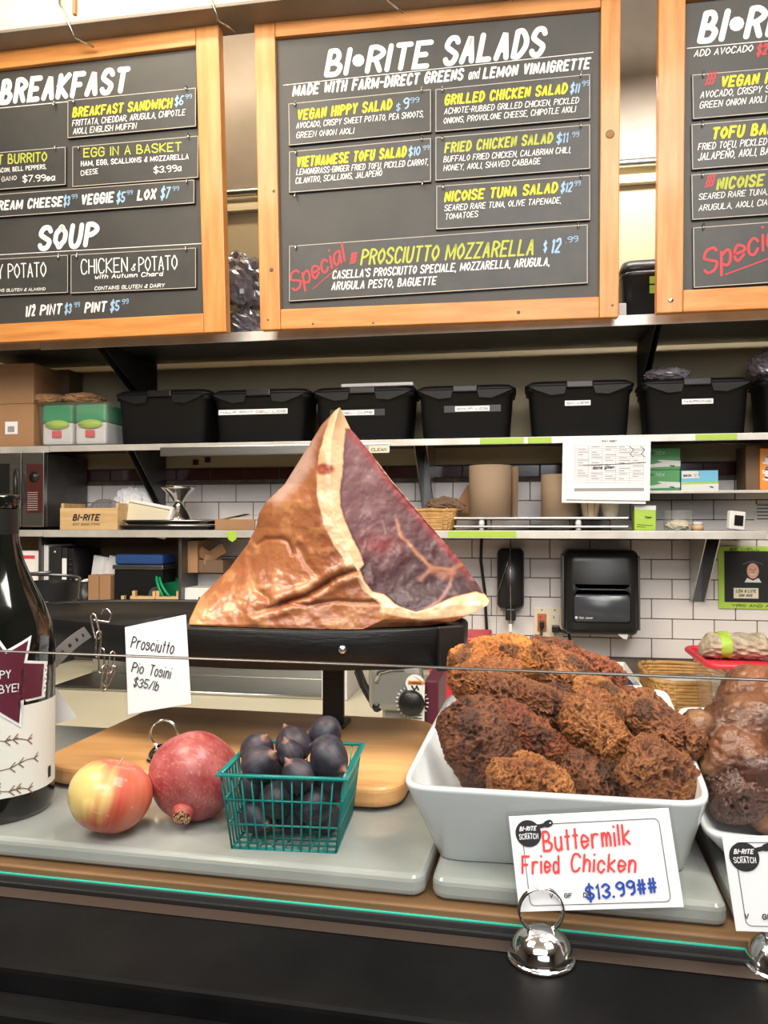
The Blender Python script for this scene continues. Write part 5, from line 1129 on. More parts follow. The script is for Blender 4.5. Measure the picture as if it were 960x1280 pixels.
p = PD(417, 840, 1.12); pw = .0155
foot = PZ(417, 906, ZCB+.001)
MB().rbox(foot.x-pw, foot.x+pw, foot.y-.004, foot.y+.004, ZCB+.006, ZS-.0125, .0015).build('post', 'standblack', t)
MB().rbox(foot.x-pw-.004, foot.x+pw+.004, foot.y-.02, foot.y+.03, ZCB+.0004, ZCB+.0055, .002).build('post_foot', 'standblack', t)
def on_rim(x, y, dr=.003):
    u = Vector((math.cos(ea), math.sin(ea), 0)); v = Vector((-math.sin(ea), math.cos(ea), 0)); r = ray(x, y); o = EYE-Vector((cx, cy, EYE.z))
    A_, B_ = EA+dr, EB+dr; ox, oy = o.dot(u)/A_, o.dot(v)/B_; rx_, ry_ = r.dot(u)/A_, r.dot(v)/B_
    a = rx_**2+ry_**2; bq = 2*(rx_*ox+ry_*oy); c_ = ox*ox+oy*oy-1; tt = (-bq-math.sqrt(max(0, bq*bq-4*a*c_)))/(2*a); return EYE+r*tt
p = on_rim(428, 812); n_ = Vector((.05, -1, 0)).normalized()
MB(Matrix.Translation(p) @ n_.to_track_quat('Z', 'Y').to_matrix().to_4x4()).lathe([(.0055, -.001), (.005, .002), (.002, .0035), (.0001, .0037)], 14).build('bolt', 'steel', t)
p = on_rim(562, 800, .006)
MB(Matrix.Translation((p.x, p.y, ZS-.05)) @ Matrix.Rotation(R(35), 4, 'Z')).rbox(-.018, .018, -.006, .004, -.002, .053, .002).build('band_clamp', 'black', t)
# second raised ring band at the left, and curled wire
xk = PD(65, 745, 1.38)
c2x, c2y = xk.x, xk.y
MB().tube([(c2x+.045*math.cos(a*PI/12)-.0, c2y+.045*math.sin(a*PI/12), ZS+.035+.0008*a) for a in range(21)], .003, 6).build('curled_wire', 'steel_dark', t)
MB().lathe([(.044, ZS+.002), (.046, ZS+.033)], 30, c=(c2x, c2y, 0), cap=False).build('cup_ring', 'black', t)
# strap with holes
p0 = on_rim(110, 790, .012); p1 = PD(50, 845, .98)
U = (p0-p1); Ls = U.length
fr = frame(p1, U, Vector((-.25, 0, 1)))
st = thing('perforated_strap', 'dark grey strap with punched holes hanging left of the price card', 'strap', M=fr)
pts = []; bm_ = MB(fr)
nseg = 12; ww = .0085
vsT = []
for i in range(nseg+1):
    u = i/nseg; bow = .012*math.sin(PI*u); vsT += [(Ls*u, -ww+bow*.6, bow), (Ls*u, ww+bow*.6, bow), (Ls*u, ww+bow*.6, bow-.0025), (Ls*u, -ww+bow*.6, bow-.0025)]
fs = []
for i in range(nseg):
    for j in range(4): fs.append((i*4+j, (i+1)*4+j, (i+1)*4+(j+1) % 4, i*4+(j+1) % 4))
fs += [(0, 1, 2, 3), tuple(nseg*4+j for j in (3, 2, 1, 0))]
bm_.add(vsT, fs); bm_.build('strap_band', 'strap', st)
for i in range(6):
    u = .1+i*.15; bow = .012*math.sin(PI*u)
    MB(fr).lathe([(.0001, .0003), (.0026, .0003), (.0026, -.0005)], 10, c=(Ls*u, bow*.6, bow)).build('punched_hole', 'black_matte', st)
# chain hanging from a clip
def link(c, a, s, nm, par, tilt=0):
    M = Matrix.Translation(c) @ Matrix.Rotation(a, 4, 'Z') @ Matrix.Rotation(tilt, 4, 'Y'); r = .0032*s; l = .0105*s; pts = []
    for i in range(9): pts.append((r*math.cos(PI*i/8), 0, l+r*math.sin(PI*i/8)))
    for i in range(9): pts.append((-r*math.cos(PI*i/8), 0, -l-r*math.sin(PI*i/8)))
    MB(M).tube(pts, .0011*s, 6, True).build(nm, 'wire', par)
cp = [(119, 783, -14), (123, 805, 4), (127, 826, 0), (130, 848, 2)]
ct = thing('link_chain', 'thin steel link chain hanging from the black stand left of the price card', 'chain', PD(130, 860, 1.0))
for i, (x, y, tl) in enumerate(cp): link(PD(x, y, 1.0-.004*(i % 2)), (0, 1.2)[i % 2], 1.15, 'chain_link', ct, R(tl))
for i, (x, y, tl) in enumerate(((139, 828, 12), (137, 845, 25))): link(PD(x, y, 1.01), (1.0, .3)[i], 1.0, 'chain_link', ct, R(tl))
hk = PD(134, 768, 1.02)
o = MB().tube([hk+Vector((-.008, .0, .0)), hk+Vector((-.004, -.002, .007)), hk+Vector((.003, -.003, .007)), hk+Vector((.007, -.002, .0)), hk+Vector((.002, 0, -.01)), PD(117, 775, 1.0)], .0012, 6).build('hook', 'wire', ct)

# ================================================================ price cards with dome holders
def dome_holder(label, x, ybase, z, dia, ringpx, Rr):
    c = PZ(x, ybase, z); c = c+ (F0*(dia*.5))
    t = thing('card_holder', label, 'card holder', (c.x, c.y, z+.0003), 'chrome dome card holders'); r = dia/2
    prof = [(r*1.02, 0), (r*1.04, .0015), (r*1.0, .003)]+[(r*.97*math.cos(a), .003+r*.86*math.sin(a)) for a in [i*PI/2/12 for i in range(12)]]+[(.0001, .003+r*.86)]
    MB().lathe(prof, 40, c=(c.x, c.y, z+.0003)).build('dome', 'chrome', t)
    zc = z+r*.86+Rr*.93
    for k, dy in enumerate((-.0016, .0016)):
        MB().tube([(c.x+RT.x*Rr*math.cos(a)+F0.x*dy, c.y+RT.y*Rr*math.cos(a)+F0.y*dy, zc+Rr*math.sin(a)) for a in [i*2*PI/32 for i in range(32)]], .0011, 6, True).build('ring', 'chrome', t)
    return c, zc
hc, hz = dome_holder('chrome dome card holder on the black ledge in front of the glass', 685, 1222, ZLED, .0525, 0, .0178)
def logo(b, x, y, r, mi_d, mi_w):
    b.add([(x+r*math.cos(i*PI/16), y+r*math.sin(i*PI/16), .0006) for i in range(32)], [tuple(range(32))], mi_d)
    ribbon(b, [(x+r*.8, y+r*.45), (x+r*1.5, y+r*.62)], r*.3, .00062, mi_d); ribbon(b, [(x+r*1.5, y+r*.62), (x+r*1.75, y+r*.7)], r*.5, .00064, mi_d); ribbon(b, [(x+r*1.78, y+r*.7), (x+r*1.80, y+r*.705)], r*.12, .0009, mi_w)
    text(b, 'BI-RITE', (x-r*.68, y+r*.2), (x+r*.7, y+r*.2), r*.36, mi_w, .2, .35, z=.0009); text(b, 'SCRATCH', (x-r*.75, y-r*.42), (x+r*.75, y-r*.42), r*.42, mi_w, .13, .02, z=.0009); ribbon(b, [(x-r*.25, y+r*.02), (x+r*.25, y+r*.02)], r*.04, .0009, mi_w)
def card(label, q4, depth, yaw=0, lean=0, upright=False, sleeve=True):
    """q4 = BL pixel, BR pixel, TL pixel"""
    o = PD(*q4[0], depth); br = PD(*q4[1], depth-yaw); tl = PD(*q4[2], depth+lean)
    V_ = (tl-o).normalized(); U_ = (br-o)-V_*(br-o).dot(V_)
    if not upright: U_ = br-o; V_ = (tl-o)-U_.normalized()*(tl-o).dot(U_.normalized())
    M = frame(o, U_, V_); pl = Plane(M); w = U_.length; h = (tl-o).length if upright else V_.length
    t = thing('price_card', label, 'price card', M=M, group=None)
    MB(M).rbox(0, w, 0, h, -.0006, 0, .0002, 1).build('card', 'paper', t)
    if sleeve: MB(M).box(-.0025, w+.0025, -.002, h+.004, .0011, .0013).build('clear_sleeve', 'sleeve', t)
    return t, pl, M, w, h
t, pl, M, w, h = card('white price card for buttermilk fried chicken in red and blue marker', ((649, 1140), (855, 1134), (629, 1021)), .652, .026, .018)
b = MB(M)
def bord(b, x0, y0, x1, y1, r, th, mi=0):
    p = [(x, y) for x, y in rr(x0, x1, y0, y1, r, 5)]; ribbon(b, p+[p[0]], th, .0004, mi)
bord(b, w*.075, h*.06, w*.93, h*.9, .004, .0005); b.add([], [])
logo(b, w*.115, h*.81, w*.082, 0, 1)
text(b, 'V    GF    DF', (w*.2, h*.13), (w*.46, h*.13), h*.05, 0, .2, .1)
b.build('printed_frame', ['ink', 'paper'], t)
b = MB(M)
def tp(s, x0, y0, x1, y1, hpx, mi, bold=.1, slant=.1, jit=.03): 
    a = pl.px(x0, y0); c = pl.px(x1, y1); d = pl.px(x0, y0-hpx); text(b, s, a, c, abs(d[1]-a[1]), mi, bold, slant, z=.0007, gap=1.0, jit=jit)
tp('Buttermilk', 679, 1065, 790, 1056, 27, 0, .11, .08); tp('Fried', 652, 1093, 701, 1092, 24, 0, .12, .1); tp('Chicken', 713, 1090, 797, 1091, 24, 0, .12, .15)
b.build('red_marker', 'markred', t)
b = MB(M); tp('$13.99##', 733, 1126, 823, 1116, 20, 0, .16, .1); b.build('blue_marker', 'markblue', t)
t, pl, M, w, h = card('white price card with pan logo, cut by the right photo edge', ((920, 1164), (1120, 1170), (911, 1045)), .618, .035, .012)
b = MB(M); bord(b, w*.075, h*.06, w*.93, h*.93, .004, .0005); logo(b, w*.13, h*.78, w*.1, 0, 1); text(b, 'V    GF    DF', (w*.07, h*.13), (w*.4, h*.13), h*.06, 0, .2, .1); b.build('printed_frame', ['ink', 'paper'], t)
c9, _ = dome_holder('chrome dome card holder at the far right edge of the ledge', 996, 1234, ZLED, .0525, 0, .0178)
# prosciutto card
c8, z8 = dome_holder('chrome dome card holder on the cutting board behind the pomegranate', 199, 957, ZCB, .04, 0, .0165)
t, pl, M, w, h = card('tall handwritten prosciutto price card in a clear sleeve', ((160, 893), (240, 900), (156, 784)), .94, .03, .03, True)
b = MB(M)
tp('Prosciutto', 163, 810, 217, 818, 15, 0, .1, .05); tp('Pio', 164, 840, 179, 843, 13, 0, .11, .05); tp('Tosini', 186, 844, 213, 849, 14, 0, .1, .05); tp('$35/lb', 166, 858, 198, 864, 12, 0, .11, .1)
b.build('lettering', 'ink', t)
cc = PD(70, 900, .96)
o = MB().add([PD(64, 852, .93), PD(97, 897, .95), PD(64, 907, .94), PD(64, 852, .9315), PD(97, 897, .9515), PD(64, 907, .9415)], [(0, 1, 2), (5, 4, 3), (0, 3, 4, 1), (1, 4, 5, 2), (2, 5, 3, 0)]).build('white_card', 'paper'); tag(o, 'blank white card corner sticking out from behind the bottle', 'card')

# ================================================================ bottle
c = PD(-6, 1000, .885); bx, by = c.x, c.y; zB = ZM_+.0006; rb = .061
t = thing('wine_bottle', 'large dark wine bottle with white label and maroon star sticker', 'bottle', (bx, by, zB))
H = .35
prof = [(.0001, .004), (rb*.8, .002), (rb*.93, .0), (rb*.99, .006), (rb, .014), (rb, .178), (rb*.99, .19), (rb*.93, .208), (rb*.8, .228), (rb*.62, .25), (rb*.47, .272), (rb*.38, .293), (rb*.355, .31), (rb*.35, .332), (rb*.385, .333), (rb*.385, .345), (rb*.35, .347), (.0001, .347)]
MB().lathe(prof, 56, c=(bx, by, zB)).build('glass_body', 'bottle', t)
MB().lathe([(rb*.357, .29), (rb*.366, .3), (rb*.362, .331)], 40, c=(bx, by, zB), cap=False).build('neck_foil', 'black', t)
def wrap(poly, rr_, m, name, z0, sub=26, M=None):
    """flat polygon bent round the bottle; x = arc length around from the camera-facing line"""
    bm = bmesh.new(); f = bm.faces.new([bm.verts.new((x, 0, z)) for x, z in poly]); bmesh.ops.triangulate(bm, faces=[f])
    for _ in range(4):
        es = [e for e in bm.edges if e.calc_length() > .008]
        if not es: break
        bmesh.ops.subdivide_edges(bm, edges=es, cuts=1); bmesh.ops.triangulate(bm, faces=bm.faces[:])
    th0 = math.atan2(EYE.y-by, EYE.x-bx); vs = []
    for v in bm.verts: a = th0+v.co.x/rr_; vs.append((bx+rr_*math.cos(a), by+rr_*math.sin(a), zB+v.co.z))
    o = MB().add(vs, [[v.index for v in f.verts] for f in bm.faces], 0, True).build(name, m, t); bm.free(); return o
rl = rb+.0004
wrap([(-.12, .028), (.10, .028), (.10, .122), (-.12, .122)], rl, 'label', 'paper_label', 0)
def star(k, cx_, cz, r0, r1, n=11): return [(cx_+(r0 if i % 2 else r1)*math.cos(i*PI/n+.25)*1.1, cz+(r0 if i % 2 else r1)*math.sin(i*PI/n+.25)) for i in range(2*n)]
wrap(star(1, .0, .150, .034, .056, 9), rb+.0010, 'paper', 'sticker_outline', 0); wrap(star(1, .0, .150, .030, .050, 9), rb+.0016, 'maroon', 'star_sticker', 0)
class CylMB(MB):
    def build(s, name, mats, parent, rr_):
        th0 = math.atan2(EYE.y-by, EYE.x-bx); s.v = [Vector((bx+(rr_+v[2])*math.cos(th0+v[0]/rr_), by+(rr_+v[2])*math.sin(th0+v[0]/rr_), zB+v[1])) for v in s.v]; return MB.build(s, name, mats, parent)
b = CylMB(); text(b, 'HAPPY', (-.014, .153), (.014, .153), .009, 0, .12, 0, z=.0004); text(b, 'GOODBYE!', (-.022, .138), (.022, .138), .009, 0, .12, 0, z=.0004); b.build('sticker_lettering', 'paper', t, rb+.0016)
b = CylMB(); rg = random.Random(8)
for (x0, z0, x1, z1) in ((-.03, .1, .032, .083), (-.03, .058, .04, .062), (-.02, .045, .033, .031), (-.045, .07, -.01, .11)):
    pts = [(x0+(x1-x0)*i/8, z0+(z1-z0)*i/8+.0025*math.sin(i*1.1)) for i in range(9)]; ribbon(b, pts, .0009, .0003, 0)
    for i in (3, 5, 6, 8):
        for s in (-1, 1, .3): ribbon(b, [pts[i], (pts[i][0]+.005, pts[i][1]+.005*s)], .0011, .0004, 0)

b.add([(.062, .036, .0003), (.068, .036, .0003), (.068, .048, .0003), (.062, .048, .0003)], [(0, 1, 2, 3)], 1); b.build('twig_print', ['twig', 'ink'], t, rl)

# ================================================================ fruit
def fruit(name, label, cat, c, r, prof, colf, m, n=120, k=90, grp=None, tilt=None):
    """c = centre; prof(theta from top) -> (radius factor, height factor)"""
    ph_ = np.linspace(.012, PI-.012, k); th = np.linspace(0, 2*PI, n, endpoint=False); A, B = np.meshgrid(th, ph_)
    rf, zf = prof(B, A); p = np.stack([rf*np.cos(A), rf*np.sin(A), zf], -1).reshape(-1, 3)
    col = colf(p, A.ravel(), B.ravel()); p = p*r
    if tilt is not None: Rm = np.array(tilt); p = p @ Rm.T
    p = p+np.array(c); o = grid_obj(name, p.reshape(k, n, 3), n, k, m, colors=col); return tag(o, label, cat, grp)
def Rm(a, ax): return np.array(Matrix.Rotation(a, 3, ax))
# apple: tilted so that the stem dimple points up-right-back
def aprof(B, A):
    s = np.sin(B); c_ = np.cos(B); lob = 1+.022*np.cos(5*A)*np.clip(-c_, 0, 1)
    return s*(1+.07*c_)*lob*1.02, c_*.9-.30*np.exp(-(s/.26)**2)*np.sign(c_)*np.abs(c_)**2
def acol(p, A, B):
    d = p/np.linalg.norm(p, axis=1)[:, None]
    st = fbm(np.stack([np.cos(A)*9, np.sin(A)*9, B*.6], -1)+3, 3); big = fbm(d*1.3+11, 3)
    v = np.array([-.45, -.82, .25]); v = v/np.linalg.norm(v); e = d@v
    y = sstep(.45, .95, e+.5*(big-.5)+.35*(st-.5)); red = mixc((.62, .07, .05), (.78, .25, .12), st*1.1-.1)
    col = mixc(red, (.84, .60, .22), y); pk = sstep(.4, .9, d[:, 2]*.8+d[:, 0]*.3+(big-.5)); col = mixc(col, (.75, .2, .16), pk*.5)
    sp = vn(d*60); return mixc(col, (.9, .75, .5), (sp > .93)*.5)
ac = PD(138, 996, .812); ac.z = ZM_+.0393
fruit('apple', 'red and yellow striped apple beside the bottle', 'apple', tuple(ac), .0405, aprof, acol, 'fruit', tilt=Rm(R(-12), 'X') @ Rm(R(10), 'Y'))
sx = MB(); up_ = Vector((Rm(R(-12), 'X') @ Rm(R(10), 'Y')) @ np.array([0, 0, 1.])); base_ = ac+up_*.022
# pomegranate
dirc = (PD(240, 1018, .81)-PD(243, 972, .855)).normalized()
pc = PD(243, 972, .855); pc.z = ZM_+.0462
def pprof(B, A):
    s = np.sin(B); c_ = np.cos(B); hexa = 1+.02*np.cos(5*A+1); return s*hexa*1.03, c_*.97-.04*np.exp(-(s/.3)**2)*np.sign(c_)+.13*np.exp(-(s/.13)**2)*np.clip(c_, 0, 1)
def pcol(p, A, B):
    d = p/np.linalg.norm(p, axis=1)[:, None]; f = fbm(d*3, 4); sp = fbm(d*28, 3); col = mixc((.30, .04, .045), (.50, .15, .14), f*1.8-.5)
    col = mixc(col, (.2, .02, .03), sstep(.58, .7, sp)*.55*sstep(.35, .6, f)); return mixc(col, (.7, .4, .3), sstep(.62, .75, fbm(d*45+9, 2))*.3)
zv = Vector((.10, -.84, -.55)).normalized(); xv = zv.orthogonal().normalized(); yv = zv.cross(xv); TM = np.array([[xv.x, yv.x, zv.x], [xv.y, yv.y, zv.y], [xv.z, yv.z, zv.z]])
pom = fruit('pomegranate', 'dusty red pomegranate with its crown facing forward, between apple and figs', 'pomegranate', tuple(pc), .0462, pprof, pcol, 'pom', tilt=TM)
MP = Matrix.Translation(pc) @ Matrix(((xv.x, yv.x, zv.x, 0), (xv.y, yv.y, zv.y, 0), (xv.z, yv.z, zv.z, 0), (0, 0, 0, 1)))
b = MB(MP); n = 36; rings = []
for (r_, z_, j) in ((.012, .0455, 0), (.0098, .049, 0), (.0096, .051, .0006), (.0100, .053, .0014)): rings.append([((r_+j*.3*math.sin(i*PI/3))*math.cos(2*PI*i/n), (r_+j*.3*math.sin(i*PI/3))*math.sin(2*PI*i/n), z_+j*math.cos(i*PI/3)) for i in range(n)])
rings += [[(x*.86, y*.86, z-.0002) for x, y, z in rings[-1]], [(x*.8, y*.8, .0495) for x, y, z in rings[-1]]]
b.loft(rings); b.build('crown', mat('crown_skin', (.36, .07, .06), .5, bump=.3, bscale=200), pom)
b = MB(MP); rg = random.Random(3)
for i in range(70):
    a = rg.uniform(0, 2*PI); r_ = .0085*math.sqrt(rg.random()); b.tube([(r_*math.cos(a), r_*math.sin(a), .0495), (r_*1.05*math.cos(a+.1), r_*1.05*math.sin(a+.1), .0535+rg.uniform(-.001, .0015))], .0006, 4)
o = b.build('stamens', 'lightwood', pom); o['kind'] = 'stuff'
# apple stem
MB().tube([base_, base_+up_*.008, base_+up_*.016+Vector((.003, .001, 0))], .0011, 6).build('stem', 'stem', bpy.data.objects['apple'])
# ---- fig basket
z0 = ZM_+.0006
bl = PZ(290, 1060, z0); brt = PZ(420, 1066, z0); e1 = (brt-bl); e1.z = 0; wb_ = e1.length; e1.normalize(); e2 = Vector((-e1.y, e1.x, 0))
wt_ = wb_*1.17; hb_ = .074; BM = Matrix(((e1.x, e2.x, 0, (bl.x+brt.x)/2), (e1.y, e2.y, 0, (bl.y+brt.y)/2), (0, 0, 1, z0), (0, 0, 0, 1))) @ Matrix.Translation((0, wb_/2, 0))

t = thing('berry_basket', 'teal plastic lattice basket filled with dark figs', 'basket', M=BM)
def bp(s, u, v):
    """side s, u in -1..1 along the side, v 0..1 up -> point"""
    hw = (wb_+(wt_-wb_)*v)/2; x, y = u*hw, -hw
    for _ in range(s): x, y = -y, x
    return (x, y, hb_*v)
for s in range(4):
    nm = 'lattice_side'; b = MB(BM); ns = 13
    for i in range(ns):
        u = -1+2*i/(ns-1); b.tube([bp(s, u, 0), bp(s, u, 1)], .0011, 4)
    for v in (.0, .33, .66, .99): b.tube([bp(s, -1, v), bp(s, 1, v)], .0011 if v < .9 else .0018, 4)
    b.build(nm, 'teal', t)
    A_ = [Vector(bp(s, -1, 1)), Vector(bp(s, 1, 1))]; od = Vector((0, -1, 0)); 
    for _ in range(s): od = Vector((-od.y, od.x, 0))
    b = MB(BM); ins = Vector((0, 0, -.007)); o1 = od*.0045
    q0, q1 = A_[0], A_[1]; dd = (q1-q0).normalized()*.0045
    b.add([q0, q1, q1+o1+dd, q0+o1-dd, q0+Vector((0, 0, -.0015)), q1+Vector((0, 0, -.0015)), q1+o1+dd+Vector((0, 0, -.0015)), q0+o1-dd+Vector((0, 0, -.0015))], [(0, 1, 2, 3), (7, 6, 5, 4), (2, 6, 7, 3), (0, 4, 5, 1)]); b.build('rim_lip', 'teal', t)
b = MB(BM)
for i in range(9): u = (-1+2*i/8)*wb_/2; b.tube([(u, -wb_/2, .001), (u, wb_/2, .001)], .001, 4); b.tube([(-wb_/2, u, .0012), (wb_/2, u, .0012)], .001, 4)
b.build('lattice_floor', 'teal', t)
def fprof(B, A): s = np.sin(B); c_ = np.cos(B); return s*(1-.16*c_-.06*np.clip(c_, 0, 1)), c_*1.06+.30*np.exp(-(s/.17)**2)*np.clip(c_, 0, 1)
def fcol(seed):
    def f(p, A, B):
        d = p/np.linalg.norm(p, axis=1)[:, None]; n1 = fbm(d*2+seed, 3); rib = fbm(np.stack([np.cos(A)*7, np.sin(A)*7, B*.5+seed], -1), 2)
        col = mixc((.016, .013, .022), (.05, .053, .075), n1*1.8-.5); col = mixc(col, (.13, .06, .07), sstep(.5, .75, rib)*.35); return mixc(col, (.34, .16, .12), sstep(.93, 1.0, d[:, 2])*.8)
    return f
IB = BM.inverted()
fig_px = [(313, 936, .83, 22, 'fig at the back left corner of the teal basket'), (327, 955, .79, 24, 'large fig at the front left of the heap'), (365, 933, .83, 24, 'round dark fig at the back of the heap, under the stand post side'),
 (406, 917, .85, 21, 'topmost fig at the back right of the heap'), (366, 950, .80, 18, 'small fig showing its tip in the middle of the heap'), (371, 974, .765, 23, 'fig at the front centre of the heap with brown tip'),
 (408, 938, .82, 22, 'fig on the right, behind the front right fig'), (414, 955, .785, 25, 'large bloomed fig at the front right of the heap'), (340, 1005, .79, 24, 'fig behind the lattice, lower centre left'),
 (307, 1000, .80, 22, 'fig behind the lattice at the left corner'), (383, 1010, .785, 24, 'fig behind the lattice, lower centre right'), (413, 1005, .80, 22, 'fig behind the lattice at the right corner'),
 (320, 1040, .80, 22, 'bottom fig at the left of the basket'), (365, 1042, .80, 22, 'bottom fig in the middle of the basket'), (402, 1040, .80, 20, 'bottom fig at the right of the basket'), (345, 975, .84, 22, 'fig hidden in the middle of the basket, near the back'), (390, 975, .85, 22, 'fig hidden in the basket behind the front centre one')]
FP = []
for i, (x, y, d, rp, l) in enumerate(fig_px):
    p = IB @ PD(x, y, d); r = rp*.001*d; FP.append([np.array(p), r, l])
for _ in range(60):    # let them settle against the basket walls and one another
    for a in range(len(FP)):
        for b_ in range(a+1, len(FP)):
            dv = FP[a][0]-FP[b_][0]; L = np.linalg.norm(dv); mn = (FP[a][1]+FP[b_][1])*.93
            if L < mn: mv = dv/L*(mn-L)*.5; FP[a][0] += mv; FP[b_][0] -= mv
    for f in FP:
        hw = (wb_+(wt_-wb_)*min(1, max(0, f[0][2]/hb_)))/2-f[1]*.98-.002
        if f[0][2] < hb_+.008: f[0][0] = np.clip(f[0][0], -hw, hw); f[0][1] = np.clip(f[0][1], -hw, hw)
        f[0][2] = max(f[0][2], f[1]*1.0+.003)
rg = random.Random(12)
for i, (p, r, l) in enumerate(FP):
    w_ = BM @ Vector(p); ax = {5: (-.5, -.3, .8), 7: (.8, -.5, -.35), 3: (-.9, -.2, -.1), 4: (-.2, -.3, .9), 0: (.5, -.3, .7), 1: (.6, -.2, .5)}.get(i, (rg.uniform(-1, 1), rg.uniform(-.4, .6), rg.uniform(-.3, 1)))
    z_ = Vector(ax).normalized(); x_ = z_.orthogonal().normalized(); y_ = z_.cross(x_)
    fruit('fig', l, 'fig', tuple(w_), r*.95, fprof, fcol(i*1.7), 'fig', 48, 36, 'figs in the teal basket', np.array([[x_.x, y_.x, z_.x], [x_.y, y_.y, z_.y], [x_.z, y_.z, z_.z]]))
# ================================================================ the ham
def crop(pts): return [(200+x/2.182, 490+y/2.182) for x, y in pts]
def tab(pts, y): a = np.array(pts, float); o = np.argsort(a[:, 1]); return np.interp(y, a[o, 1], a[o, 0])
SL = [(424, 509.5), (419, 513), (402, 531), (379, 568), (356, 605), (333, 627), (324, 641), (320, 660), (308, 682), (287, 710), (264, 733), (250, 747), (243.5, 760), (237, 774), (236, 781), (262, 785), (330, 788)]
SR = [(425, 509.5), (427, 513), (438, 536), (461, 563), (489, 600), (521, 637), (548, 669), (576, 701), (599, 733), (612, 751), (609, 757), (594, 765), (567, 777), (530, 783), (480, 788)]
SG = [(424.5, 509.5), (421, 520), (414, 550), (413, 582), (413, 627), (420, 655), (434, 682), (443, 705), (449, 719), (461, 742), (478, 760), (480, 774), (455, 786), (445, 788)]
NV, NL, NR, NBK = 300, 200, 170, 90
py = np.concatenate([np.linspace(509.5, 520, 14, endpoint=False), np.linspace(520, 788, NV-14)])
xl, xr_, xg = tab(SL, py), tab(SR, py), tab(SG, py); xg = np.clip(xg, xl+.2, xr_-.2)
wid = np.clip((xr_-xl)/330, .012, 1)
Dr = 1.0+.05*(788-py)/278; dL = (.035+.075*sstep(788, 690, py))*np.sqrt(wid); dR = (.03+.035*sstep(788, 720, py))*np.sqrt(wid); dB = .27*wid**.8
tl_ = np.linspace(0, 1, NL, endpoint=False); tr_ = np.linspace(0, 1, NR, endpoint=False); tb_ = np.linspace(0, 1, NBK, endpoint=False)
PX = np.zeros((NV, NL+NR+NBK)); PDp = np.zeros_like(PX); PYp = np.repeat(py[:, None], PX.shape[1], 1)
fl_ = 1-(1-tl_)**1.5
PX[:, :NL] = xl[:, None]+(xg-xl)[:, None]*tl_**1.15; PDp[:, :NL] = (Dr+dL)[:, None]-dL[:, None]*(np.sin(tl_*PI/2)**.8)
PX[:, NL:NL+NR] = xg[:, None]+(xr_-xg)[:, None]*tr_; PDp[:, NL:NL+NR] = Dr[:, None]+dR[:, None]*tr_
bk = np.sin(tb_*PI); PX[:, NL+NR:] = xr_[:, None]+(xl-xr_)[:, None]*(.5-.5*np.cos(tb_*PI)); 
PDp[:, NL+NR:] = (Dr+dR)[:, None]*(1-tb_)+(Dr+dL)[:, None]*tb_+dB[:, None]*bk
# perspective keeps the hull behind inside the outline
cxm = (xl+xr_)/2; PX[:, NL+NR:] = cxm[:, None]+(PX[:, NL+NR:]-cxm[:, None])*(1-.16*bk)
# relief in pixels-of-depth (metres)
q3 = np.stack([PX/60, PYp/60, PDp*6], -1).reshape(-1, 3)
sk = np.zeros(PX.shape); sk[:, :NL] = 1
def seg_d(pts):
    P = np.stack([PX, PYp], -1); best = np.full(PX.shape, 1e9); al = np.zeros(PX.shape); n = len(pts)
    for i in range(n-1):
        a = np.array(pts[i]); b = np.array(pts[i+1]); d = b-a; t = np.clip(((P-a)@d)/(d@d), 0, 1); dd = np.hypot(*(np.moveaxis(P-a-t[..., None]*d, -1, 0))); m = dd < best; best = np.where(m, dd, best); al = np.where(m, (i+t)/(n-1), al)
    return best, al
def inpoly(pts):
    c = np.zeros(PX.shape, bool); n = len(pts)
    for i in range(n):
        x0, y0 = pts[i]; x1, y1 = pts[(i+1) % n]; cond = ((y0 > PYp) != (y1 > PYp)); xx = (x1-x0)*(PYp-y0)/((y1-y0) or 1e-9)+x0; c ^= cond & (PX < xx)
    return c
def sdist(pts):
    d, _ = seg_d(list(pts)+[pts[0]]); return np.where(inpoly(pts), -d, d)
n_lo = fbm(q3*1.0+4, 3).reshape(PX.shape); n_mid = fbm(q3*4+1, 3).reshape(PX.shape); n_hi = fbm(q3*14+7, 3).reshape(PX.shape)
wx = 5*(n_mid-.5)+4*(n_hi-.5)
PX0 = PX.copy(); PX = PX+wx*.6    # ragged borders for the painted regions only
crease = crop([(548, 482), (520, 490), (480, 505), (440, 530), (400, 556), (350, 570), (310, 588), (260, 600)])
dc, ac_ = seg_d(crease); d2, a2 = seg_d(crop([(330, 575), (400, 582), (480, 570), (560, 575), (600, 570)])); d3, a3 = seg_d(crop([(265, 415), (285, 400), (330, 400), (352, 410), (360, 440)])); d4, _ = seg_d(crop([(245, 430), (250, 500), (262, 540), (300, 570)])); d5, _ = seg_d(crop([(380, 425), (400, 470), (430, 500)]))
meat = sdist(crop([(505, 100), (500, 150), (499, 200), (497, 230), (489, 270), (492, 310), (505, 350), (525, 400), (548, 440), (555, 470), (545, 485), (560, 520), (580, 545), (612, 552), (640, 578), (670, 592), (700, 600), (735, 590), (765, 575), (800, 560), (860, 545), (885, 552), (860, 500), (760, 390), (630, 242), (525, 100)]))
band = sdist(crop([(485, 30), (462, 80), (445, 120), (434, 170), (430, 215), (428, 260), (432, 300), (440, 340), (458, 385), (478, 422), (498, 450), (512, 478), (545, 488), (540, 515), (556, 545), (590, 565), (606, 580), (600, 600), (650, 612), (720, 622), (830, 610), (930, 580), (700, 300), (520, 80)]))
pink_highlight = sdist(crop([(478, 55), (400, 140), (330, 230), (285, 300), (330, 312), (380, 262), (420, 205), (432, 130), (455, 90)]))
spot = np.hypot((PX-(200+450/2.182))/13, (PYp-(490+210/2.182))/8)
relief = .0045*(n_lo-.5)*2+.0022*(n_mid-.5)*2
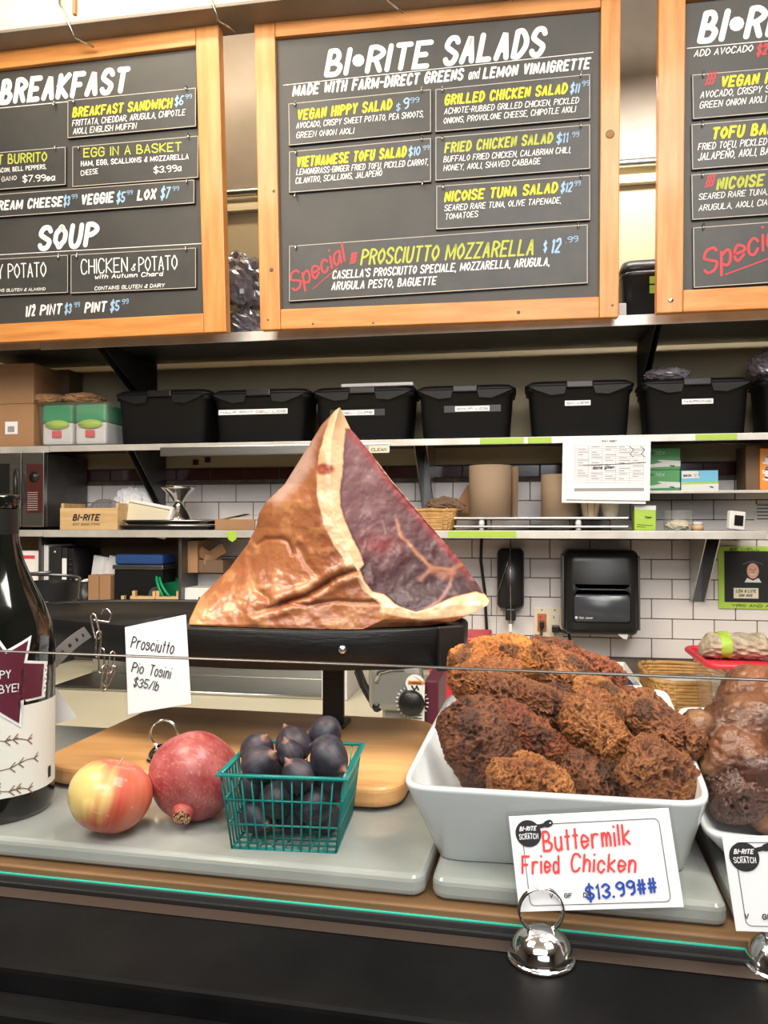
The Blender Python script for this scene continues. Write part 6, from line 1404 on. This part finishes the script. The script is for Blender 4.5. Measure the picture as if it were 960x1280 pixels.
relief -= sk*(.006*np.exp(-(dc/2.6)**2)*sstep(1.0, .75, ac_)+.003*np.exp(-(d2/3)**2)+.0035*np.exp(-(d3/3)**2)+.003*np.exp(-(d4/5)**2)+.003*np.exp(-(d5/5)**2))
relief += sk*.004*np.exp(-((dc-9)/6)**2)
relief -= .003*sstep(2, -3, meat)*(1-sk)
PDf = PDp-relief*np.minimum(1, wid[:, None]*3)
# pixels to world
rx = (PX0-480)/F; ry = (PYp-640)/F
E = np.array(EYE); FWn, RTn, UPn = map(np.array, (FW, RT, UP))
W3 = E+(FWn+RTn*rx[..., None]-UPn*ry[..., None])*PDf[..., None]
zl = (E+(FWn-UPn*((py-640)/F)[:, None])*Dr[:, None])[:, 2]
kb_ = np.concatenate([np.zeros(NL+NR), bk]); W3[..., 2] = W3[..., 2]*(1-kb_)+zl[:, None]*kb_; W3[..., 2] = np.maximum(W3[..., 2], ZS+.0004)
nf = lambda a: a.ravel()
c_skin = mixc((.50, .19, .075), (.32, .095, .038), nf(n_lo*1.9-.45)); c_skin = mixc(c_skin, (.70, .34, .14), nf(sstep(.52, .72, n_mid))*.6); c_skin = mixc(c_skin, (.30, .07, .035), nf(sstep(.62, .75, n_hi))*.35)
c_skin = mixc(c_skin, (.70, .44, .35), nf(sstep(4, -10, pink_highlight))*.95)  # pale pink highlight painted into the rind colour, upper left
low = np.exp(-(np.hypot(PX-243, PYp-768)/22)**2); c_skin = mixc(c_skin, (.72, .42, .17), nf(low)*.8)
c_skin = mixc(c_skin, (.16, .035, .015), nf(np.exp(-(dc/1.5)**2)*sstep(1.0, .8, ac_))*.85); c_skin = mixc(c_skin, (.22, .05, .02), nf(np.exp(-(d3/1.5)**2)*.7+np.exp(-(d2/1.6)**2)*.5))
c_fat = mixc((.80, .58, .36), (.66, .40, .22), nf(n_mid*1.6-.3)); c_fat = mixc(c_fat, (.30, .07, .035), nf(sstep(1.2, .6, spot))*1.0)
gx = (PX-430)/180; gy = (PYp-520)/260
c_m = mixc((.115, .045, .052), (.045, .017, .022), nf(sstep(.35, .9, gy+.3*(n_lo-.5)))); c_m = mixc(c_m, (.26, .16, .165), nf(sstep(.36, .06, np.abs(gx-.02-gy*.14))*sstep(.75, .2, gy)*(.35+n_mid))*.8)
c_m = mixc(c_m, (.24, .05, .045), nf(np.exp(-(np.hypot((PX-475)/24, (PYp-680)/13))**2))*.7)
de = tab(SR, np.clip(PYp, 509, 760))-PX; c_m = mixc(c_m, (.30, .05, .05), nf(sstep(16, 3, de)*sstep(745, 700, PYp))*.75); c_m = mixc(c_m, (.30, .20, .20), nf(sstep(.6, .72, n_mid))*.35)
for pts, wd_, cc_, k_ in (([(645, 350), (655, 390), (680, 415), (700, 440), (740, 478), (800, 485), (825, 468)], 2.4, (.50, .27, .14), .75), ([(548, 390), (575, 365), (605, 350), (615, 385)], 1.6, (.30, .20, .18), .6), ([(740, 480), (712, 512)], 2.6, (.45, .25, .17), .7), ([(800, 485), (790, 530), (760, 570), (712, 600)], 2.2, (.40, .24, .20), .7), ([(745, 485), (775, 500), (800, 492)], 5.5, (.42, .2, .13), .7), ([(560, 410), (545, 470)], 1.4, (.3, .2, .2), .5)):
    dd, _ = seg_d(crop(pts)); c_m = mixc(c_m, cc_, nf(np.exp(-(dd/wd_)**2))*k_)
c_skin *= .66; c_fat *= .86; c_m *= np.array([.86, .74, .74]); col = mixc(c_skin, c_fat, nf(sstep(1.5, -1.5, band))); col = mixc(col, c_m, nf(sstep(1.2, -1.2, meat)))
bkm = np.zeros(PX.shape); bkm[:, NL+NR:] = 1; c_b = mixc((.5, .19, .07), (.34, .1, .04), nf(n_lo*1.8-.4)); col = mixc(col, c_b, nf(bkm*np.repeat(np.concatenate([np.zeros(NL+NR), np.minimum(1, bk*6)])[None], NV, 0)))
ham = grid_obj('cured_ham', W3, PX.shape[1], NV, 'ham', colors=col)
ham.data.materials.append(MT['ham_meat']); _nu = PX.shape[1]; _mk = (meat < 0)
_fm = [0]*len(ham.data.polygons)
_mm = (_mk[:-1]).ravel().tolist()
for _i, _v in enumerate(_mm):
    if _v: _fm[_i] = 1
ham.data.polygons.foreach_set('material_index', _fm)
tag(ham, 'large wedge of cured ham with orange rind and dark cut face on the black stand', 'ham')

# ================================================================ bowls
def quad_dish(name, label, rim, bot, th, cat='bowl', lipw=.006, crn=.14):
    """rim/bot: world corners FL, FR, BR, BL"""
    def ringq(Q, s=1.0, dz=0, N=48):
        c = sum(Q, Vector())/4; out = []
        for k in range(N):
            a = 2*PI*k/N-PI/4*0; e = crn; u = math.copysign(abs(math.cos(a))**e, math.cos(a)); v = math.copysign(abs(math.sin(a))**e, math.sin(a))
            m = max(abs(u), abs(v)); p = Q[0]*((1-u)*(1-v)/4)+Q[1]*((1+u)*(1-v)/4)+Q[2]*((1+u)*(1+v)/4)+Q[3]*((1-u)*(1+v)/4)
            d = p-c; L = math.hypot(d.x, d.y); p = c+d*((L+s)/L) if L else p; out.append(Vector((p.x, p.y, p.z+dz)))
        return out
    b = MB(); b.loft([ringq(bot, 0, 0), ringq(bot, .002, .001), ringq(rim, 0, -.003), ringq(rim, .001, 0), ringq(rim, -.001, .0015), ringq(rim, -lipw, .0015), ringq(rim, -lipw-.0015, 0), ringq(bot, -th, .006), ringq(bot, -th-.01, .0045)])
    o = b.build(name, 'melamine'); return tag(o, label, cat)
zr_ = 1.212
rim = [PZ(500, 984, zr_), PZ(893, 1008, zr_), PZ(833, 862, zr_+.002), PZ(562, 867, zr_+.002)]
b0_ = PZ(546, 1074, ZM_+.0006); b1_ = PZ(860, 1092, ZM_+.0006)
e_ = (rim[3]-rim[0]); b3_ = b0_+Vector((e_.x, e_.y, 0))*.74; e_ = (rim[2]-rim[1]); b2_ = b1_+Vector((e_.x, e_.y, 0))*.74
bot = [b0_, b1_, b2_, b3_]
quad_dish('serving_bowl', 'large square white bowl heaped with fried chicken', rim, bot, .004)
zr2 = 1.172
rim2 = [PZ(877, 1043, zr2), PZ(1150, 1075, zr2), PZ(1085, 892, zr2), PZ(846, 884, zr2)]
c2 = sum(rim2, Vector())/4; bot2 = [Vector((c2.x+(p.x-c2.x)*.8, c2.y+(p.y-c2.y)*.86, ZM_+.0006)) for p in rim2]
quad_dish('serving_dish', 'shallow white dish under the roast chicken at the right edge', rim2, bot2, .004, 'dish', .009)

# ================================================================ fried chicken
def chunk(name, label, A, B, prof, seed, base, hi, m='crust', crust=.0045, lump=.14, nu=170, nv=180, grp='fried chicken pieces in the white bowl', cat='fried chicken', flat=1.0):
    A = np.array(A); B = np.array(B); ax = B-A; L = np.linalg.norm(ax); ax /= L; u = np.cross(ax, [0.13, .05, 1.0]); u /= np.linalg.norm(u); w = np.cross(ax, u)
    t = np.linspace(0, 1, nv); s = .5-.5*np.cos(t*PI); pr = np.interp(s, [p[0] for p in prof], [p[1] for p in prof])
    for _ in range(6): pr[1:-1] = (pr[:-2]+pr[1:-1]*2+pr[2:])/4
    pr = pr*np.clip(np.sqrt(1-(2*np.clip(s, 0, 1)-1)**2*1.0)*2.2, .02, 1)
    th = np.linspace(0, 2*PI, nu, endpoint=False); C = A+np.outer(s, ax)*L
    dirs = np.cos(th)[:, None]*u+np.sin(th)[:, None]*w*flat
    P = C[:, None, :]+dirs[None]*pr[:, None, None]; p = P.reshape(-1, 3); cen = np.repeat(C[:, None, :], nu, 1).reshape(-1, 3); rad = p-cen
    sd = seed*5.3; R0 = max(q_[1] for q_ in prof)
    lo = fbm(p*28+sd, 3); f = 1+lump*2.2*(lo-.5)
    pw = p+.004*(np.stack([vn(p*120+3), vn(p*120+31), vn(p*120+57)], -1)-.5)*2; cr = 1-np.abs(fbm(pw*175+sd, 3)-.5)*4.2; cr2 = 1-np.abs(fbm(pw*380+sd+4, 2)-.5)*3.6; patch = sstep(.4, .62, fbm(p*45+sd+9, 2))
    n = rad/np.maximum(np.linalg.norm(rad, axis=1), 1e-6)[:, None]; end = np.abs(np.repeat(2*s-1, nu))**6; n = n*(1-end[:, None])+end[:, None]*np.where(np.repeat(s, nu)[:, None] > .5, ax, -ax)
    p = cen+rad*f[:, None]+n*((cr*crust*(.35+.85*patch)+cr2*crust*.5-crust*.6)[:, None])
    k = fbm(p*22+sd+2, 3); col = mixc(base, hi, (k-.35)*2.6); col = mixc(col, np.array(base)*.33, sstep(.55, .05, cr)*.8); col = mixc(col, np.array(hi)*1.5+.03, sstep(.62, .92, cr2*cr)*.5); col = mixc(col, np.array([.035, .012, .006]), sstep(.63, .74, fbm(p*36+sd+30, 2))*.7)  # cavity shade mixed into the colour: crust pits darker, peaks paler
    if m == 'roast': col = mixc(col, base, .35)
    o = grid_obj(name, p.reshape(nv, nu, 3), nu, nv, m, colors=col); return tag(o, label, cat, grp)
DRUM = lambda R1, R2: [(0, R1*.75), (.1, R1*.95), (.3, R1), (.5, R1*.85), (.68, R2*1.1), (.85, R2), (1, R2*1.05)]
THIGH = lambda R1: [(0, R1*.7), (.15, R1*.95), (.4, R1), (.65, R1*.97), (.85, R1*.85), (1, R1*.6)]
GOLD = ((.24, .075, .02), (.42, .17, .048)); BRN = ((.15, .045, .015), (.29, .105, .035)); DRK = ((.085, .025, .010), (.18, .058, .022)); ORG = ((.36, .11, .018), (.55, .22, .045)); RED_ = ((.15, .035, .013), (.30, .085, .03))
CH = [  # A px,py,depth ; B px,py,depth ; kind ; radii px ; colours ; label
 ((583, 838, .96), (650, 824, .97), 'T', 33, ORG, 'orange golden fried thigh, topmost at the left of the heap'),
 ((640, 846, .93), (578, 852, .93), 'T', 25, GOLD, 'fried thigh with flaky crust just under the topmost orange one'),
 ((668, 822, .985), (718, 846, .96), 'T', 26, GOLD, 'golden crusted piece at the top middle of the heap'),
 ((672, 812, 1.03), (712, 816, 1.03), 'T', 17, DRK, 'dark piece peeking up at the very top middle'),
 ((716, 832, 1.0), (768, 850, .98), 'T', 21, RED_, 'reddish dark piece at the top right of the heap'),
 ((618, 868, .88), (716, 890, .86), 'D', (27, 19), BRN, 'drumstick pointing right below the topmost orange thigh'),
 ((590, 905, .84), (612, 955, .81), 'T', 44, DRK, 'big dark piece against the left wall of the bowl'),
 ((628, 900, .84), (716, 942, .82), 'D', (26, 16), RED_, 'drumstick slanting down right in the middle of the heap'),
 ((622, 968, .775), (706, 984, .775), 'T', 23, GOLD, 'pale golden piece lying at the front left of the bowl'),
 ((648, 956, .785), (676, 962, .785), 'T', 14, GOLD, 'small crusty knob on the pale golden front piece'),
 ((738, 896, .82), (775, 938, .78), 'D', (40, 22), GOLD, 'large golden drumstick facing the viewer in the middle right'),
 ((800, 892, .84), (870, 934, .80), 'D', (31, 21), BRN, 'drumstick at the right pointing over the bowl edge'),
 ((805, 955, .765), (838, 985, .765), 'T', 40, BRN, 'rounded knobbly piece at the front right corner of the bowl'),
 ((722, 968, .79), (775, 985, .785), 'T', 31, DRK, 'dark flat piece at the bottom centre of the bowl'),
 ((728, 868, .92), (770, 880, .9), 'T', 22, GOLD, 'piece behind the large golden drumstick'),
 ((780, 878, .92), (810, 905, .9), 'T', 24, RED_, 'piece tucked behind the right drumstick'),
 ((690, 880, .93), (745, 905, .9), 'T', 28, DRK, 'dark piece filling the centre of the heap'),
 ((650, 935, .87), (700, 965, .85), 'T', 30, DRK, 'dark piece deep behind the pale golden front one'),
 ((760, 955, .84), (800, 965, .84), 'T', 28, DRK, 'dark piece deep between the two front right ones'),
]
for i, (a, b, kd, rp, cc_, l) in enumerate(CH):
    A, B = PD(*a), PD(*b); d = (a[2]+b[2])/2/1000
    if kd == 'T': ex = (B-A).normalized()*rp*d*.62; A -= ex; B += ex; pr = THIGH(rp*d)
    else: ex = (B-A).normalized(); A -= ex*rp[0]*d*.6; B += ex*rp[1]*d*.25; pr = DRUM(rp[0]*d, rp[1]*d)
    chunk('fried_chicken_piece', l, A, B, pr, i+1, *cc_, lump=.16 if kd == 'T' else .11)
# ================================================================ roast chicken at the right edge
def blob_mesh(ells, vox):
    bm = bmesh.new()
    for c, r, axd in ells:
        q_ = Vector(axd).normalized().to_track_quat('Z', 'Y').to_matrix().to_4x4(); M = Matrix.Translation(c) @ q_ @ Matrix.Diagonal((*r, 1)); bmesh.ops.create_icosphere(bm, subdivisions=4, radius=1, matrix=M)
    me = bpy.data.meshes.new('roast_body'); bm.to_mesh(me); bm.free(); o = bpy.data.objects.new('roast_body', me); COL.objects.link(o)
    m1 = o.modifiers.new('r', 'REMESH'); m1.mode = 'VOXEL'; m1.voxel_size = vox; m2 = o.modifiers.new('s', 'SMOOTH'); m2.iterations = 5; m2.factor = .5
    dg = bpy.context.evaluated_depsgraph_get(); me2 = bpy.data.meshes.new_from_object(o.evaluated_get(dg)); bpy.data.objects.remove(o); return me2
def pr_(x, y, d): return PD(x, y, d)
ells = [(pr_(968, 935, .86), (.068, .062, .088), (.3, .2, 1)), (pr_(925, 915, .83), (.040, .036, .052), (.8, 0, .4)), (pr_(893, 911, .82), (.014, .014, .034), (1, 0, .12)), (pr_(869+8, 908, .82), (.0165, .015, .0165), (1, 0, 0)),
        (pr_(955, 985, .79), (.034, .030, .058), (.55, 0, -1)), (pr_(985, 1030, .78), (.022, .022, .04), (.5, 0, -1)), (pr_(940, 880, .88), (.04, .04, .04), (0, 0, 1)), (pr_(1010, 960, .85), (.06, .06, .07), (0, 0, 1)),
        (pr_(1075, 925, .86), (.036, .034, .055), (-.7, .1, .5)), (pr_(1115, 900, .85), (.014, .014, .036), (1, 0, -.2)), (pr_(1000, 905, .80), (.02, .018, .05), (.8, -.2, .3)), (pr_(1040, 1000, .78), (.026, .022, .06), (-.5, 0, -1)), (pr_(905, 950, .80), (.022, .02, .034), (.3, 0, 1)), (pr_(1020, 880, .93), (.03, .05, .03), (0, 0, 1))]
me = blob_mesh(ells, .0022)
co = np.zeros(len(me.vertices)*3); me.vertices.foreach_get('co', co); co = co.reshape(-1, 3); no = np.zeros_like(co.ravel()); me.vertices.foreach_get('normal', no); no = no.reshape(-1, 3)
a1 = fbm(co*26, 3); a2_ = 1-np.abs(fbm(co*np.array([60, 60, 140])+3, 4)-.5)*3.5; co2 = co+no*(.016*(a1-.5)+.0016*(a2_-.5)+.0018*(1-np.abs(fbm(co*150+5, 4)-.5)*4.5))[:, None]; co2[:, 2] = np.maximum(co2[:, 2], ZM_+.0072)
me.vertices.foreach_set('co', co2.ravel()); col = mixc((.075, .026, .013), (.19, .072, .033), (fbm(co*24+8, 3)-.36)*3); col = mixc(col, (.055, .017, .01), sstep(.58, .7, fbm(co*34+2, 3))*.8); col = mixc(col, (.33, .18, .09), sstep(.64, .74, fbm(co*18+20, 2))*.5)
at = me.color_attributes.new('Col', 'FLOAT_COLOR', 'POINT'); c4 = np.ones((len(co), 4), 'f'); c4[:, :3] = np.clip(col, 0, 1); at.data.foreach_set('color', c4.ravel())
me.polygons.foreach_set('use_smooth', [True]*len(me.polygons)); me.materials.clear(); me.materials.append(MT['roast'])
mn = Vector(((co2[:, 0].min()+co2[:, 0].max())/2, (co2[:, 1].min()+co2[:, 1].max())/2, co2[:, 2].min())); me.transform(Matrix.Translation(-mn))
ro = bpy.data.objects.new('roast_chicken', me); COL.objects.link(ro); ro.location = mn; PM[ro.name] = Matrix.Translation(mn)
tag(ro, 'glossy brown roast chicken with leg stub pointing left, cut by the photo edge', 'roast chicken')
chunk('chicken_thigh', 'dark shadowed roast thigh low on the dish beside the roast chicken', PD(897, 935, .83), PD(925, 1012, .76), [(0, .018), (.3, .026), (.6, .024), (1, .026)], 77, (.05, .02, .014), (.11, .045, .03), 'roast', .005, .22, 120, 120, None, 'roast chicken')
P_ = PZ(925, 1020, ZM_+.0055)
o = MB().lathe([(.0001, .0008), (.055, .0008), (.06, .0002)], 40, M=Matrix.Translation((P_.x+.01, P_.y+.03, ZM_+.0062))).build('meat_juices', mat('juice', (.22, .15, .05), .08, coat=.5)); tag(o, 'brown meat juices pooled in the shallow white dish', 'juices'); o['kind'] = 'stuff'

for o in bpy.data.objects:
    if o.parent and 'lettering' in o.name: o['kind'] = 'stuff'
